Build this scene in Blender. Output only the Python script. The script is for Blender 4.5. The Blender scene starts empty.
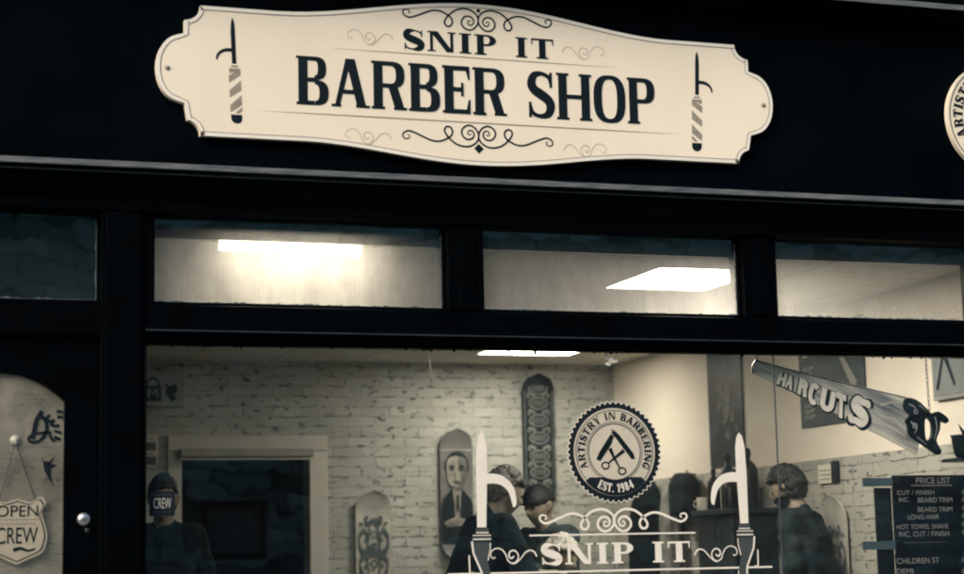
import bpy, bmesh, math, random
from mathutils import Vector, Matrix
random.seed(7)
SC = bpy.context.scene
COL = SC.collection
R = math.radians

# ------------------------------------------------------------------ helpers
WL = {}          # world location of every parent object


def wl(o):
    return WL.get(o.name, Vector((0, 0, 0))) if o else Vector((0, 0, 0))


def tag(o, label=None, cat=None, group=None, kind=None):
    if label: o['label'] = label
    if cat: o['category'] = cat
    if group: o['group'] = group
    if kind: o['kind'] = kind
    return o


def thing(name, loc, label, cat, group=None):
    o = bpy.data.objects.new(name, None)
    o.empty_display_size = .05
    COL.objects.link(o)
    o.location = loc
    WL[o.name] = Vector(loc)
    return tag(o, label, cat, group)


def link(name, me, mat, parent=None, smooth=False):
    o = bpy.data.objects.new(name, me)
    COL.objects.link(o)
    if mat: 
        me.materials.clear(); me.materials.append(mat)
    if parent:
        o.parent = parent
    WL[o.name] = wl(parent).copy()
    if smooth:
        for p in me.polygons: p.use_smooth = True
    return o


class MB:
    """collects shapes in world coordinates, links them as one mesh object"""
    def __init__(s): s.v = []; s.f = []

    def poly(s, pts):
        n = len(s.v); s.v += [tuple(p) for p in pts]; s.f.append(list(range(n, n + len(pts)))); return s

    def box(s, x0, x1, y0, y1, z0, z1):
        n = len(s.v)
        s.v += [(x0, y0, z0), (x1, y0, z0), (x1, y1, z0), (x0, y1, z0), (x0, y0, z1), (x1, y0, z1), (x1, y1, z1), (x0, y1, z1)]
        for q in ((3, 2, 1, 0), (4, 5, 6, 7), (0, 1, 5, 4), (1, 2, 6, 5), (2, 3, 7, 6), (3, 0, 4, 7)): s.f.append([n + i for i in q])
        return s

    def prism(s, pts, y0, y1, axis='y'):
        """extrude a simple (x, z) outline between two depths (y) or a (y, z) outline between two x"""
        n = len(s.v); k = len(pts)
        for d in (y0, y1):
            for a, b in pts:
                s.v.append((a, d, b) if axis == 'y' else ((d, a, b) if axis == 'x' else (a, b, d)))
        s.f.append(list(range(n, n + k))); s.f.append(list(range(n + 2 * k - 1, n + k - 1, -1)))
        for i in range(k):
            j = (i + 1) % k
            s.f.append([n + i, n + k + i, n + k + j, n + j])
        return s

    def sheet(s, polys, frame):
        """polygons of a flat graphic; frame(u, v, k) puts them in the world, each a hair above the last"""
        for k, p in enumerate(polys):
            s.poly([frame(u, v, k) for u, v in p])
        return s

    def tube(s, pts, r, n=8, rs=None):
        pts = [Vector(p) for p in pts]; base = len(s.v)
        for i, p in enumerate(pts):
            a = pts[max(i - 1, 0)]; b = pts[min(i + 1, len(pts) - 1)]
            t = (b - a).normalized() if (b - a).length > 1e-9 else Vector((0, 0, 1))
            u = t.cross(Vector((0, 0, 1)) if abs(t.z) < .9 else Vector((1, 0, 0))).normalized(); w = t.cross(u)
            rr = rs[i] if rs else r
            for q in range(n):
                an = 2 * math.pi * q / n
                s.v.append(tuple(p + (u * math.cos(an) + w * math.sin(an)) * rr))
        for i in range(len(pts) - 1):
            for q in range(n):
                q2 = (q + 1) % n
                s.f.append([base + i * n + q, base + i * n + q2, base + (i + 1) * n + q2, base + (i + 1) * n + q])
        s.f.append([base + q for q in range(n)][::-1]); s.f.append([base + (len(pts) - 1) * n + q for q in range(n)])
        return s

    def lathe(s, c, prof, n=20, axis='z'):
        base = len(s.v); c = Vector(c)
        for r, h in prof:
            for q in range(n):
                an = 2 * math.pi * q / n; a, b = r * math.cos(an), r * math.sin(an)
                s.v.append(tuple(c + (Vector((a, b, h)) if axis == 'z' else (Vector((a, h, b)) if axis == 'y' else Vector((h, a, b))))))
        m = len(prof)
        for i in range(m - 1):
            for q in range(n):
                q2 = (q + 1) % n
                s.f.append([base + i * n + q, base + i * n + q2, base + (i + 1) * n + q2, base + (i + 1) * n + q])
        s.f.append([base + q for q in range(n)][::-1]); s.f.append([base + (m - 1) * n + q for q in range(n)])
        return s

    def build(s, name, mat, parent=None, smooth=False, bevel=0, fix=True):
        me = bpy.data.meshes.new(name); off = wl(parent)
        me.from_pydata([tuple(Vector(v) - off) for v in s.v], [], s.f)
        if fix:
            bm = bmesh.new(); bm.from_mesh(me); bmesh.ops.recalc_face_normals(bm, faces=bm.faces); bm.to_mesh(me); bm.free()
        me.update()
        o = link(name, me, mat, parent, smooth)
        if bevel:
            m = o.modifiers.new('bevel', 'BEVEL'); m.width = bevel; m.segments = 2; m.limit_method = 'ANGLE'
        return o


# ------------------------------------------------------------------ materials
MATS = {}


def nodes_of(m):
    m.use_nodes = True
    return m.node_tree.nodes, m.node_tree.links


def paint(name, col, rough=.6, spec=.3, metal=0., var=.12, scale=6., bump=0., bscale=40., stretch=(1, 1, 1), col2=None, coat=0):
    """principled surface whose colour wanders a little with two octaves of noise, as worn or printed things do"""
    if name in MATS: return MATS[name]
    m = bpy.data.materials.new(name); N, L = nodes_of(m); b = N['Principled BSDF']
    b.inputs['Roughness'].default_value = rough; b.inputs['Metallic'].default_value = metal
    b.inputs['Specular IOR Level'].default_value = spec
    b.inputs['Coat Weight'].default_value = coat
    tc = N.new('ShaderNodeTexCoord'); mp = N.new('ShaderNodeMapping'); mp.inputs['Scale'].default_value = stretch
    L.new(tc.outputs['Object'], mp.inputs['Vector'])
    nz = N.new('ShaderNodeTexNoise'); nz.inputs['Scale'].default_value = scale; nz.inputs['Detail'].default_value = 6
    L.new(mp.outputs[0], nz.inputs['Vector'])
    cr = N.new('ShaderNodeValToRGB'); e = cr.color_ramp.elements
    e[0].position = .3; e[1].position = .7
    c2 = col2 or tuple(min(1, c * (1 + var)) for c in col)
    e[0].color = (*[c * (1 - var) for c in col], 1) if not col2 else (*col, 1); e[1].color = (*c2, 1)
    L.new(nz.outputs['Fac'], cr.inputs[0]); L.new(cr.outputs[0], b.inputs['Base Color'])
    if bump:
        n2 = N.new('ShaderNodeTexNoise'); n2.inputs['Scale'].default_value = bscale; n2.inputs['Detail'].default_value = 4
        L.new(mp.outputs[0], n2.inputs['Vector'])
        bp = N.new('ShaderNodeBump'); bp.inputs['Strength'].default_value = bump; bp.inputs['Distance'].default_value = .01
        L.new(n2.outputs['Fac'], bp.inputs['Height']); L.new(bp.outputs[0], b.inputs['Normal'])
    MATS[name] = m
    return m


def emis(name, col, st):
    m = bpy.data.materials.new(name); N, L = nodes_of(m); b = N['Principled BSDF']
    b.inputs['Base Color'].default_value = (.8, .8, .75, 1)
    b.inputs['Emission Color'].default_value = (*col, 1); b.inputs['Emission Strength'].default_value = st
    return m


def mth(N, L, op, a, b=None, clamp=False):
    n = N.new('ShaderNodeMath'); n.operation = op; n.use_clamp = clamp
    for i, x in enumerate((a, b)):
        if x is None: continue
        if isinstance(x, (int, float)): n.inputs[i].default_value = x
        else: L.new(x, n.inputs[i])
    return n.outputs[0]


def ramp(N, L, x, stops):
    r = N.new('ShaderNodeValToRGB'); L.new(x, r.inputs[0]); e = r.color_ramp.elements
    while len(e) < len(stops): e.new(.5)
    for k, (p, c) in enumerate(stops):
        e[k].position = p; e[k].color = (c, c, c, 1) if isinstance(c, (int, float)) else (*c, 1)
    return r.outputs[0]


def noise(N, L, vec, scale, detail=4, rough=.5):
    n = N.new('ShaderNodeTexNoise'); n.inputs['Scale'].default_value = scale; n.inputs['Detail'].default_value = detail
    n.inputs['Roughness'].default_value = rough
    L.new(vec, n.inputs['Vector']); return n.outputs['Fac']


def mapped(N, L, scale, src=None):
    if src is None: src = N.new('ShaderNodeTexCoord').outputs['Object']
    mp = N.new('ShaderNodeMapping'); mp.inputs['Scale'].default_value = scale; L.new(src, mp.inputs['Vector']); return mp.outputs[0]


def swizzle(N, L, order):
    sx = N.new('ShaderNodeSeparateXYZ'); L.new(N.new('ShaderNodeTexCoord').outputs['Object'], sx.inputs[0])
    cx = N.new('ShaderNodeCombineXYZ')
    for i, k in enumerate(order):
        if k is not None: L.new(sx.outputs[k], cx.inputs[i])
    return cx.outputs[0]


def brick_mat(name, order, base, dark, rowh=.072, bw=.215, chips=.60, lines=.525, seed=0.):
    """old painted brick: pale face, broken dark joints, chips where the paint has come off"""
    m = bpy.data.materials.new(name); N, L = nodes_of(m); b = N['Principled BSDF']
    b.inputs['Roughness'].default_value = .75; b.inputs['Specular IOR Level'].default_value = .2
    v = swizzle(N, L, order)
    if seed:
        a = N.new('ShaderNodeVectorMath'); a.operation = 'ADD'; L.new(v, a.inputs[0]); a.inputs[1].default_value = (seed, seed * .7, 0); v = a.outputs[0]
    wob = N.new('ShaderNodeTexNoise'); wob.inputs['Scale'].default_value = 7; wob.inputs['Detail'].default_value = 3; L.new(v, wob.inputs['Vector'])
    sub = N.new('ShaderNodeVectorMath'); sub.operation = 'SUBTRACT'; L.new(wob.outputs['Color'], sub.inputs[0]); sub.inputs[1].default_value = (.5, .5, .5)
    sc = N.new('ShaderNodeVectorMath'); sc.operation = 'SCALE'; sc.inputs['Scale'].default_value = .035; L.new(sub.outputs[0], sc.inputs[0])
    ad = N.new('ShaderNodeVectorMath'); ad.operation = 'ADD'; L.new(v, ad.inputs[0]); L.new(sc.outputs[0], ad.inputs[1])
    br = N.new('ShaderNodeTexBrick'); L.new(ad.outputs[0], br.inputs['Vector'])
    br.inputs['Scale'].default_value = 1; br.inputs['Brick Width'].default_value = bw; br.inputs['Row Height'].default_value = rowh
    br.inputs['Mortar Size'].default_value = .0045; br.inputs['Mortar Smooth'].default_value = .3
    br.inputs['Color1'].default_value = (1, 1, 1, 1); br.inputs['Color2'].default_value = (.82, .82, .82, 1); br.inputs['Mortar'].default_value = (.8, .8, .8, 1)
    joint = br.outputs['Fac']
    n1 = noise(N, L, mapped(N, L, (7, 17, 1), v), 1.0, 5, .6)
    jm = mth(N, L, 'MULTIPLY', joint, ramp(N, L, n1, [(lines, 0), (lines + .07, 1)]))
    n2 = noise(N, L, mapped(N, L, (13, 26, 1), v), 1.0, 3, .55)
    ch = ramp(N, L, n2, [(chips, 0), (chips + .05, 1)])
    n2b = noise(N, L, mapped(N, L, (1.2, 1.6, 1), v), 1.0, 3, .5)
    ch = mth(N, L, 'MULTIPLY', ch, ramp(N, L, n2b, [(.34, .25), (.58, 1)]))
    mask = mth(N, L, 'MAXIMUM', mth(N, L, 'MULTIPLY', jm, .75), mth(N, L, 'MULTIPLY', ch, .85))
    n3 = noise(N, L, v, 2.2, 5, .6)
    tone = ramp(N, L, n3, [(.3, tuple(c * .8 for c in base)), (.7, base)])
    mu = N.new('ShaderNodeMixRGB'); mu.blend_type = 'MULTIPLY'; mu.inputs[0].default_value = .8; L.new(tone, mu.inputs[1]); L.new(br.outputs['Color'], mu.inputs[2])
    mx = N.new('ShaderNodeMixRGB'); L.new(mask, mx.inputs[0]); L.new(mu.outputs[0], mx.inputs[1]); mx.inputs[2].default_value = (*dark, 1)
    L.new(mx.outputs[0], b.inputs['Base Color'])
    h = mth(N, L, 'SUBTRACT', mth(N, L, 'MULTIPLY', noise(N, L, v, 30, 4), .35), mth(N, L, 'ADD', mth(N, L, 'MULTIPLY', joint, .8), mask))
    bp = N.new('ShaderNodeBump'); bp.inputs['Strength'].default_value = .8; bp.inputs['Distance'].default_value = .009
    L.new(h, bp.inputs['Height']); L.new(bp.outputs[0], b.inputs['Normal'])
    return m


def stone_mat(name, order, lo, hi):
    """coursed rubble: squashed voronoi stones, each its own tone, recessed joints"""
    m = bpy.data.materials.new(name); N, L = nodes_of(m); b = N['Principled BSDF']
    b.inputs['Roughness'].default_value = .85; b.inputs['Specular IOR Level'].default_value = .2
    v0 = swizzle(N, L, order)
    v = v0
    for sc_, amp in ((1.1, .7), (4.5, .24), (14, .08)):
        wob = N.new('ShaderNodeTexNoise'); wob.inputs['Scale'].default_value = sc_; wob.inputs['Detail'].default_value = 3; L.new(v0, wob.inputs['Vector'])
        sc = N.new('ShaderNodeVectorMath'); sc.operation = 'SCALE'; sc.inputs['Scale'].default_value = amp; L.new(wob.outputs['Color'], sc.inputs[0])
        ad = N.new('ShaderNodeVectorMath'); ad.operation = 'ADD'; L.new(v, ad.inputs[0]); L.new(sc.outputs[0], ad.inputs[1]); v = ad.outputs[0]
    br = N.new('ShaderNodeTexBrick'); L.new(v, br.inputs['Vector']); br.inputs['Scale'].default_value = 1
    br.inputs['Brick Width'].default_value = .62; br.inputs['Row Height'].default_value = .21; br.inputs['Mortar Size'].default_value = .016; br.inputs['Mortar Smooth'].default_value = 1.0
    br.inputs['Color1'].default_value = (0, 0, 0, 1); br.inputs['Color2'].default_value = (1, 1, 1, 1); br.inputs['Mortar'].default_value = (0, 0, 0, 1)
    sp = N.new('ShaderNodeSeparateColor'); L.new(br.outputs['Color'], sp.inputs[0])
    nn = noise(N, L, v0, 5, 7, .7)
    t = mth(N, L, 'ADD', mth(N, L, 'MULTIPLY', sp.outputs[0], .7), mth(N, L, 'MULTIPLY', nn, .65))
    tone = ramp(N, L, t, [(.3, lo), (.9, hi)])
    jn = mth(N, L, 'SUBTRACT', 1, br.outputs['Fac'])
    mx = N.new('ShaderNodeMixRGB'); L.new(jn, mx.inputs[0]); mx.inputs[1].default_value = (*[c * .8 for c in lo], 1); L.new(tone, mx.inputs[2])
    L.new(mx.outputs[0], b.inputs['Base Color'])
    bp = N.new('ShaderNodeBump'); bp.inputs['Strength'].default_value = .8; bp.inputs['Distance'].default_value = .05
    L.new(mth(N, L, 'ADD', jn, mth(N, L, 'MULTIPLY', nn, .4)), bp.inputs['Height']); L.new(bp.outputs[0], b.inputs['Normal'])
    return m


def glass_mat(name, refl=.075, film=.015, mist=0., tint=(.97, .98, .98), lo=0, hi=1, film_col=(.45, .46, .45), through=.72):
    """window glass: mirror at the surface, clear through, plus a film that scatters light: dirt, dried condensation, and glow added on the door pane"""
    m = bpy.data.materials.new(name); N, L = nodes_of(m); N.remove(N['Principled BSDF']); out = N['Material Output']
    tr = N.new('ShaderNodeBsdfTransparent'); tr.inputs[0].default_value = (*tint, 1)
    gl = N.new('ShaderNodeBsdfGlossy'); gl.inputs['Roughness'].default_value = .0
    lw = N.new('ShaderNodeLayerWeight'); lw.inputs[0].default_value = .5
    f = mth(N, L, 'ADD', mth(N, L, 'MULTIPLY', mth(N, L, 'POWER', lw.outputs['Facing'], 5), .9), refl)
    mx = N.new('ShaderNodeMixShader'); L.new(f, mx.inputs[0]); L.new(tr.outputs[0], mx.inputs[1]); L.new(gl.outputs[0], mx.inputs[2])
    df = N.new('ShaderNodeBsdfDiffuse'); df.inputs[0].default_value = (*film_col, 1)
    tl = N.new('ShaderNodeBsdfTranslucent'); tl.inputs[0].default_value = (.85, .83, .78, 1)
    ds = N.new('ShaderNodeMixShader'); ds.inputs[0].default_value = through; L.new(df.outputs[0], ds.inputs[1]); L.new(tl.outputs[0], ds.inputs[2])
    tc = N.new('ShaderNodeTexCoord').outputs['Object']
    amt = mth(N, L, 'MULTIPLY', ramp(N, L, noise(N, L, tc, 5, 6, .65), [(.35, .3), (.75, 1.)]), film)
    if mist:
        st = noise(N, L, mapped(N, L, (170, 1, 3.4), tc), 1, 6, .65)
        st2 = noise(N, L, mapped(N, L, (9, 1, 5), tc), 1, 5, .6)
        sx = N.new('ShaderNodeSeparateXYZ'); L.new(tc, sx.inputs[0])
        g = mth(N, L, 'DIVIDE', mth(N, L, 'SUBTRACT', sx.outputs[2], lo), hi - lo)
        low = ramp(N, L, g, [(0, 1.), (.06, .72), (.5, .60), (.71, .48), (.765, .10), (1, .05)])  # mist thinned above the ceiling line so the unlit void there stays dark
        k = mth(N, L, 'MULTIPLY', ramp(N, L, st, [(.30, .80), (.70, 1)]), ramp(N, L, st2, [(.3, .7), (.7, 1)]))
        amt = mth(N, L, 'ADD', amt, mth(N, L, 'MULTIPLY', mth(N, L, 'MULTIPLY', k, low), mist), True)
    m2 = N.new('ShaderNodeMixShader'); L.new(amt, m2.inputs[0]); L.new(mx.outputs[0], m2.inputs[1]); L.new(ds.outputs[0], m2.inputs[2])
    L.new(m2.outputs[0], out.inputs[0])
    return m


BLACK = paint('black_gloss_paint', (.0008, .0016, .0024), .42, .025, var=.4, scale=5, bump=.12, bscale=25)
FASCIA = paint('black_fascia_paint', (.0008, .0022, .0036), .5, .02, var=.5, scale=2.2, bump=.1, bscale=9)
TRIM = paint('worn_highlight_trim', (.05, .065, .07), .5, .3, var=.5, scale=30, col2=(.17, .18, .175), stretch=(.25, 1, 3))  # worn grey that also carries the sky highlight along the cornice edges
CREAM = paint('cream_sign_paint', (.86, .765, .60), .5, .2, var=.06, scale=1.3)
CREAMLT = paint('pale_sign_edge', (.84, .78, .67), .45, .25, var=.04)
INK = paint('black_sign_ink', (.006, .012, .016), .5, .15, var=.2)
INKGREY = paint('grey_sign_ink', (.30, .265, .205), .6, .2, var=.15, scale=20)
INKPALE = paint('faint_sign_ink', (.52, .45, .35), .6, .2, var=.1, scale=20)
INKMID = paint('thin_line_ink', (.20, .185, .155), .6, .2, var=.15)
VINYL = paint('white_vinyl', (.82, .765, .66), .45, .25, var=.05, scale=10)
VINYLGREY = paint('grey_vinyl', (.06, .07, .07), .45, .25, var=.15, scale=10)
VINYLDARK = paint('dark_vinyl', (.010, .017, .021), .45, .2, var=.2)
DECALPALE = paint('pale_decal_field', (.58, .525, .42), .5, .2, var=.06, scale=12)
STEEL = paint('brushed_steel', (.5, .52, .52), .3, .5, metal=.9, var=.15, scale=30)
DARKSTEEL = paint('dark_steel', (.06, .07, .075), .4, .5, metal=.8, var=.2)
WHITEWALL = paint('cream_plaster', (.76, .70, .60), .8, .2, var=.05, scale=1.5, bump=.05, bscale=60)
WOODWHITE = paint('white_woodwork', (.55, .54, .48), .5, .3, var=.06, scale=3)
DARK = paint('charcoal_plastic', (.004, .008, .010), .45, .3, var=.3)
DARKCLOTH = paint('black_cloth', (.004, .008, .010), .9, .1, var=.4, scale=18, bump=.3, bscale=60)
NAVYCLOTH = paint('dark_patterned_cloth', (.004, .009, .011), .9, .1, scale=11, col2=(.020, .030, .033), bump=.3, bscale=60)
GREYCLOTH = paint('slate_cloth', (.012, .020, .022), .9, .1, var=.35, scale=14, col2=(.05, .064, .066), bump=.3, bscale=60)
SKIN = paint('skin', (.20, .168, .125), .55, .3, var=.1, scale=20)
HAIRDK = paint('dark_hair', (.005, .008, .009), .6, .3, var=.5, scale=60, stretch=(1, 1, .3), bump=.5, bscale=120)
HAIRGREY = paint('grey_brown_hair', (.060, .062, .056), .6, .3, var=.5, scale=60, stretch=(1, 1, .3), bump=.5, bscale=120)
HAIRWHITE = paint('white_hair', (.34, .33, .29), .7, .2, var=.25, scale=50, stretch=(1, 1, .3), bump=.5, bscale=120)
LEATHER = paint('black_leather', (.012, .016, .018), .4, .4, var=.2, bump=.2)
PAPER = paint('white_paper', (.68, .65, .57), .8, .1, var=.05)
BACKBRICK = brick_mat('white_painted_brick', (0, 2, None), (.50, .515, .465), (.05, .066, .072))
SIDEBRICK = brick_mat('weathered_grey_brick', (1, 2, None), (.45, .445, .395), (.06, .08, .085), rowh=.078, bw=.235, chips=.60, lines=.50, seed=3.3)
STONE = stone_mat('rubble_stone', (0, 2, None), (.02, .08, .085), (.40, .74, .70))

# ------------------------------------------------------------------ lettering: drawn serif capitals
SQ = 1.          # below 1 the round letters grow square shoulders, as on the big sign


def ring(cx, cy, rx, ry, s, t, a0=0, a1=360, n=None):
    """band between two ellipses, s thick at the sides and t thick top and bottom, as separate quads"""
    n = n or max(6, int(abs(a1 - a0) / 9)); out = []
    P = []
    for i in range(n + 1):
        a = R(a0 + (a1 - a0) * i / n); c, d = math.cos(a), math.sin(a)
        if SQ != 1: c, d = math.copysign(abs(c) ** SQ, c), math.copysign(abs(d) ** SQ, d)
        P.append(((cx + rx * c, cy + ry * d), (cx + (rx - s) * c, cy + (ry - t) * d)))
    for i in range(n): out.append([P[i][0], P[i + 1][0], P[i + 1][1], P[i][1]])
    return [('strip', out)]


def spline(pts, k=6, closed=False):
    out = []; n = len(pts)
    rng = range(n) if closed else range(n - 1)
    for i in rng:
        g = (lambda j: pts[j % n]) if closed else (lambda j: pts[min(max(j, 0), n - 1)])
        p0, p1, p2, p3 = g(i - 1), g(i), g(i + 1), g(i + 2)
        for q in range(k):
            t = q / k
            out.append(tuple(.5 * (2 * b + (c - a) * t + (2 * a - 5 * b + 4 * c - d) * t * t + (3 * b - a - 3 * c + d) * t ** 3)
                             for a, b, c, d in zip(p0, p1, p2, p3)))
    if not closed: out.append(tuple(pts[-1]))
    return out


def ribbon(pts, w, w1=None, ws=None):
    """a stroke along pts, w wide (or tapering to w1, or one width per point)"""
    n = len(pts); E = []
    for i, p in enumerate(pts):
        a = pts[max(i - 1, 0)]; b = pts[min(i + 1, n - 1)]
        dx, dy = b[0] - a[0], b[1] - a[1]; l = math.hypot(dx, dy) or 1
        ww = ws[i] if ws else (w if w1 is None else w + (w1 - w) * i / (n - 1))
        E.append(((p[0] - dy / l * ww / 2, p[1] + dx / l * ww / 2), (p[0] + dy / l * ww / 2, p[1] - dx / l * ww / 2)))
    return [('strip', [[E[i][0], E[i + 1][0], E[i + 1][1], E[i][1]] for i in range(n - 1)])]


def rect(x0, y0, x1, y1): return [('strip', [[(x0, y0), (x1, y0), (x1, y1), (x0, y1)]])]


def pol(*pts): return [('strip', [list(pts)])]


WID = dict(A=.98, B=.84, C=.86, D=.9, E=.76, F=.74, G=.9, H=.98, I=.46, K=.95, L=.74, M=1.2, N=1.0, O=.9, P=.8, R=.92, S=.76, T=.86, U=.94, V=.95, W=1.35, Y=.94)
WID.update({'1': .5, '9': .74, '8': .74, '4': .8, '.': .3, ' ': .45})


def glyph(ch, w, s, t, sl, st):
    """one capital, 1 high and w wide: s stem, t thin stroke, sl serif reach, st serif thickness"""
    o = []
    m = sl                                       # side margin so the serifs stay inside the width

    def stem(x, y0=0, y1=1, lo=True, hi=True, ww=None):
        ww = ww or s
        q = rect(x - ww / 2, y0, x + ww / 2, y1)
        if sl > 0:
            if lo: q += rect(x - ww / 2 - sl, y0, x + ww / 2 + sl, y0 + st)
            if hi: q += rect(x - ww / 2 - sl, y1 - st, x + ww / 2 + sl, y1)
        return q

    def foot(x, y, up=False):
        return rect(x - s / 2 - sl * 1.1, y, x + s / 2 + sl * 1.1, y + st) if sl > 0 else []
    xl, xr = m + s / 2, w - m - s / 2
    if ch == 'I': o += stem(w / 2)
    elif ch == 'N':
        tw = max(t, s * .45) if sl > 0 and s > t * 1.6 else s * .8
        o += stem(m + tw / 2, ww=tw) + stem(w - m - tw / 2, ww=tw, lo=False)
        o += pol((m, 1), (m + s * 1.15, 1), (w - m, 0), (w - m - s * 1.0, 0))
    elif ch in 'BPR':
        o += stem(xl)
        if ch == 'B':
            o += rect(xl, 1 - t, w * .55, 1) + rect(xl, .5 - t / 2 + .02, w * .58, .5 + t / 2 + .02) + rect(xl, 0, w * .55, t)
            o += ring(w * .55, .76, w * .38 - m * .3, .24, s * .9, t, -90, 90) + ring(w * .56, .26, w * .44 - m * .3, .26, s, t, -90, 90)
        else:
            yb = .45
            o += rect(xl, 1 - t, w * .54, 1) + rect(xl, yb, w * .54, yb + t)
            rr = (w - m * .3 - w * .54) if ch == 'P' else w * .40
            o += ring(w * .54, (1 + yb) / 2, rr, (1 - yb) / 2, s * .95, t, -90, 90)
            if ch == 'R':
                o += ribbon(spline([(w * .52, yb + t * .5), (w * .66, .33), (w * .76, .16), (w * .84, s * .22), (w * .99, s * .2)], 5), 0, ws=None or [s * .9] * 0 or None) if False else []
                o += pol((w * .46, yb + t * .6), (w * .46 + s * 1.05, yb + t * .6), (w * .80 + s * .5, st * .5), (w * .80 - s * .55, st * .5))
                if sl > 0: o += rect(w * .80 - s * .6 - sl * .3, 0, w * .80 + s * .5 + sl * 1.1, st)
                else: o += rect(w * .80 - s * .55, 0, w * .80 + s * .5, st * .6)
    elif ch == 'D':
        o += stem(xl) + rect(xl, 1 - t, w * .5, 1) + rect(xl, 0, w * .5, t) + ring(w * .5, .5, w * .5 - m * .3, .5, s, t, -90, 90)
    elif ch == 'A':
        tl = max(t, s * .55)
        ax = w / 2
        o += pol((m + .02, 0), (m + .02 + tl, 0), (ax + tl * .2, 1), (ax - s * .5, 1))
        o += pol((w - m - s - .02, 0), (w - m - .02, 0), (ax + s * .5, 1), (ax - s * .5, 1))
        o += rect(m + w * .18, .27, w - m - w * .2, .27 + t)
        if sl > 0: o += rect(0, 0, m + tl + sl * 1.1, st) + rect(w - m * 1.1 - s - sl, 0, w, st)
    elif ch in 'EFL':
        o += stem(xl, hi=True, lo=True)
        if ch != 'F':
            o += rect(xl, 0, w - m * .4, t) + (pol((w - m * .4 - t * .9, t * .9), (w - m * .4, t * .9), (w - m * .4, .30), (w - m * .4 - t * .35, .30)) if sl > 0 else [])
        if ch != 'L':
            o += rect(xl, 1 - t, w - m * .6, 1) + (pol((w - m * .6 - t * .9, 1 - t * .9), (w - m * .6, 1 - t * .9), (w - m * .6, .72), (w - m * .6 - t * .35, .72)) if sl > 0 else [])
            o += rect(xl, .5 - t / 2 + .01, w * .74, .5 + t / 2 + .01)
            if sl > 0: o += rect(w * .74 - t * .6, .37, w * .74, .65)
    elif ch == 'H': o += stem(xl) + stem(xr) + rect(xl, .5 - t / 2, xr, .5 + t / 2)
    elif ch == 'O': o += ring(w / 2, .5, w / 2, .515, s, t)
    elif ch in 'CG':
        o += ring(w * .52, .5, w * .5, .515, s, t, 48, 312)
        if sl > 0: o += rect(w * .88 - t * .4, .66, w * .88 + t * .4, .98)
        if ch == 'G': o += rect(w * .9 - s, .06, w * .9, .46) + (rect(w * .9 - s - sl, .46 - st, w * .9 + sl, .46) if sl > 0 else rect(w * .55, .46 - t, w * .9, .46))
        elif sl > 0: o += rect(w * .88 - t * .3, .1, w * .88 + t * .3, .3)
    elif ch == 'S':
        P = [(.87, .74), (.80, .88), (.54, 1 - t / 2), (.27, .91), (.17, .745), (.26, .61), (.5, .51), (.76, .395), (.85, .25), (.74, .09), (.46, t / 2), (.2, .11), (.11, .27)]
        wd = [t * .8, t, t, s * .8, s, s * 1.05, s * 1.1, s * 1.05, s, s * .8, t, t, t * .8]
        q = spline([(x, y, z) for (x, y), z in zip(P, wd)], 5)
        o += ribbon([(a * w, b) for a, b, c in q], 0, ws=[c for a, b, c in q])
        if sl > 0: o += rect(w * .87 - t * .35, .66, w * .87 + t * .35, .99) + rect(w * .11 - t * .35, .01, w * .11 + t * .35, .34)
    elif ch == 'T':
        o += stem(w / 2, hi=False) + rect(m * .3, 1 - t, w - m * .3, 1)
        if sl > 0:
            o += pol((m * .3, 1), (m * .3 + t * .9, 1), (m * .3 + t * .55, .68), (m * .3 - .0, .68)) + pol((w - m * .3 - t * .9, 1), (w - m * .3, 1), (w - m * .3, .68), (w - m * .3 - t * .55, .68))
    elif ch == 'U':
        o += stem(xl, .35, 1, lo=False) + stem(xr, .35, 1, lo=False) + ring(w / 2, .37, w / 2 - m, .385, s, t, 180, 360)
    elif ch == 'Y':
        o += stem(w / 2, 0, .5, hi=False) + pol((m, 1), (m + s, 1), (w / 2 + s / 2, .42), (w / 2 - s / 2, .42)) + pol((w - m - t, 1), (w - m, 1), (w / 2 + s / 2, .42), (w / 2, .42))
        if sl > 0: o += rect(m - sl, 1 - st, m + s + sl, 1) + rect(w - m - t - sl, 1 - st, w - m + sl, 1)
    elif ch == 'W':
        for a, b, c in ((.0, .27, s), (.5, .27, t), (.42, .73, s), (1, .73, t)):
            x0 = m + a * (w - 2 * m - s); x1 = m + b * (w - 2 * m - s)
            o += pol((x0, 1), (x0 + c, 1), (x1 + c, 0), (x1, 0))
    elif ch == 'M':
        o += stem(m + t / 2, ww=t) + stem(w - m - s / 2) + pol((m, 1), (m + s, 1), (w / 2 + s / 2, .1), (w / 2 - s / 2, .1)) + pol((w - m - t, 1), (w - m, 1), (w / 2 + t / 2, .1), (w / 2 - t / 2, .1))
    elif ch == '1': o += stem(w / 2, hi=False) + pol((w / 2 - s / 2, 1), (w / 2 - s / 2, .8), (w / 2 - s * 1.3, .72), (w / 2 - s * 1.3, .8))
    elif ch == '8': o += ring(w / 2, .75, w * .42, .26, s * .9, t) + ring(w / 2, .27, w * .48, .28, s, t)
    elif ch == '9': o += ring(w / 2, .68, w * .48, .33, s, t) + ribbon(spline([(w * .98 - s / 2, .68), (w * .92 - s / 2, .3), (w * .6, .04), (w * .2, .06)], 5), s, t)
    elif ch == '4': o += stem(w * .68, 0, 1, hi=False) + rect(.02, .24, w, .24 + t) + pol((.02, .24), (.02 + s * .7, .24), (w * .68, 1), (w * .68 - s * .4, 1))
    elif ch == '.': o += rect(w / 2 - s / 2, 0, w / 2 + s / 2, s)
    return o


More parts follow.
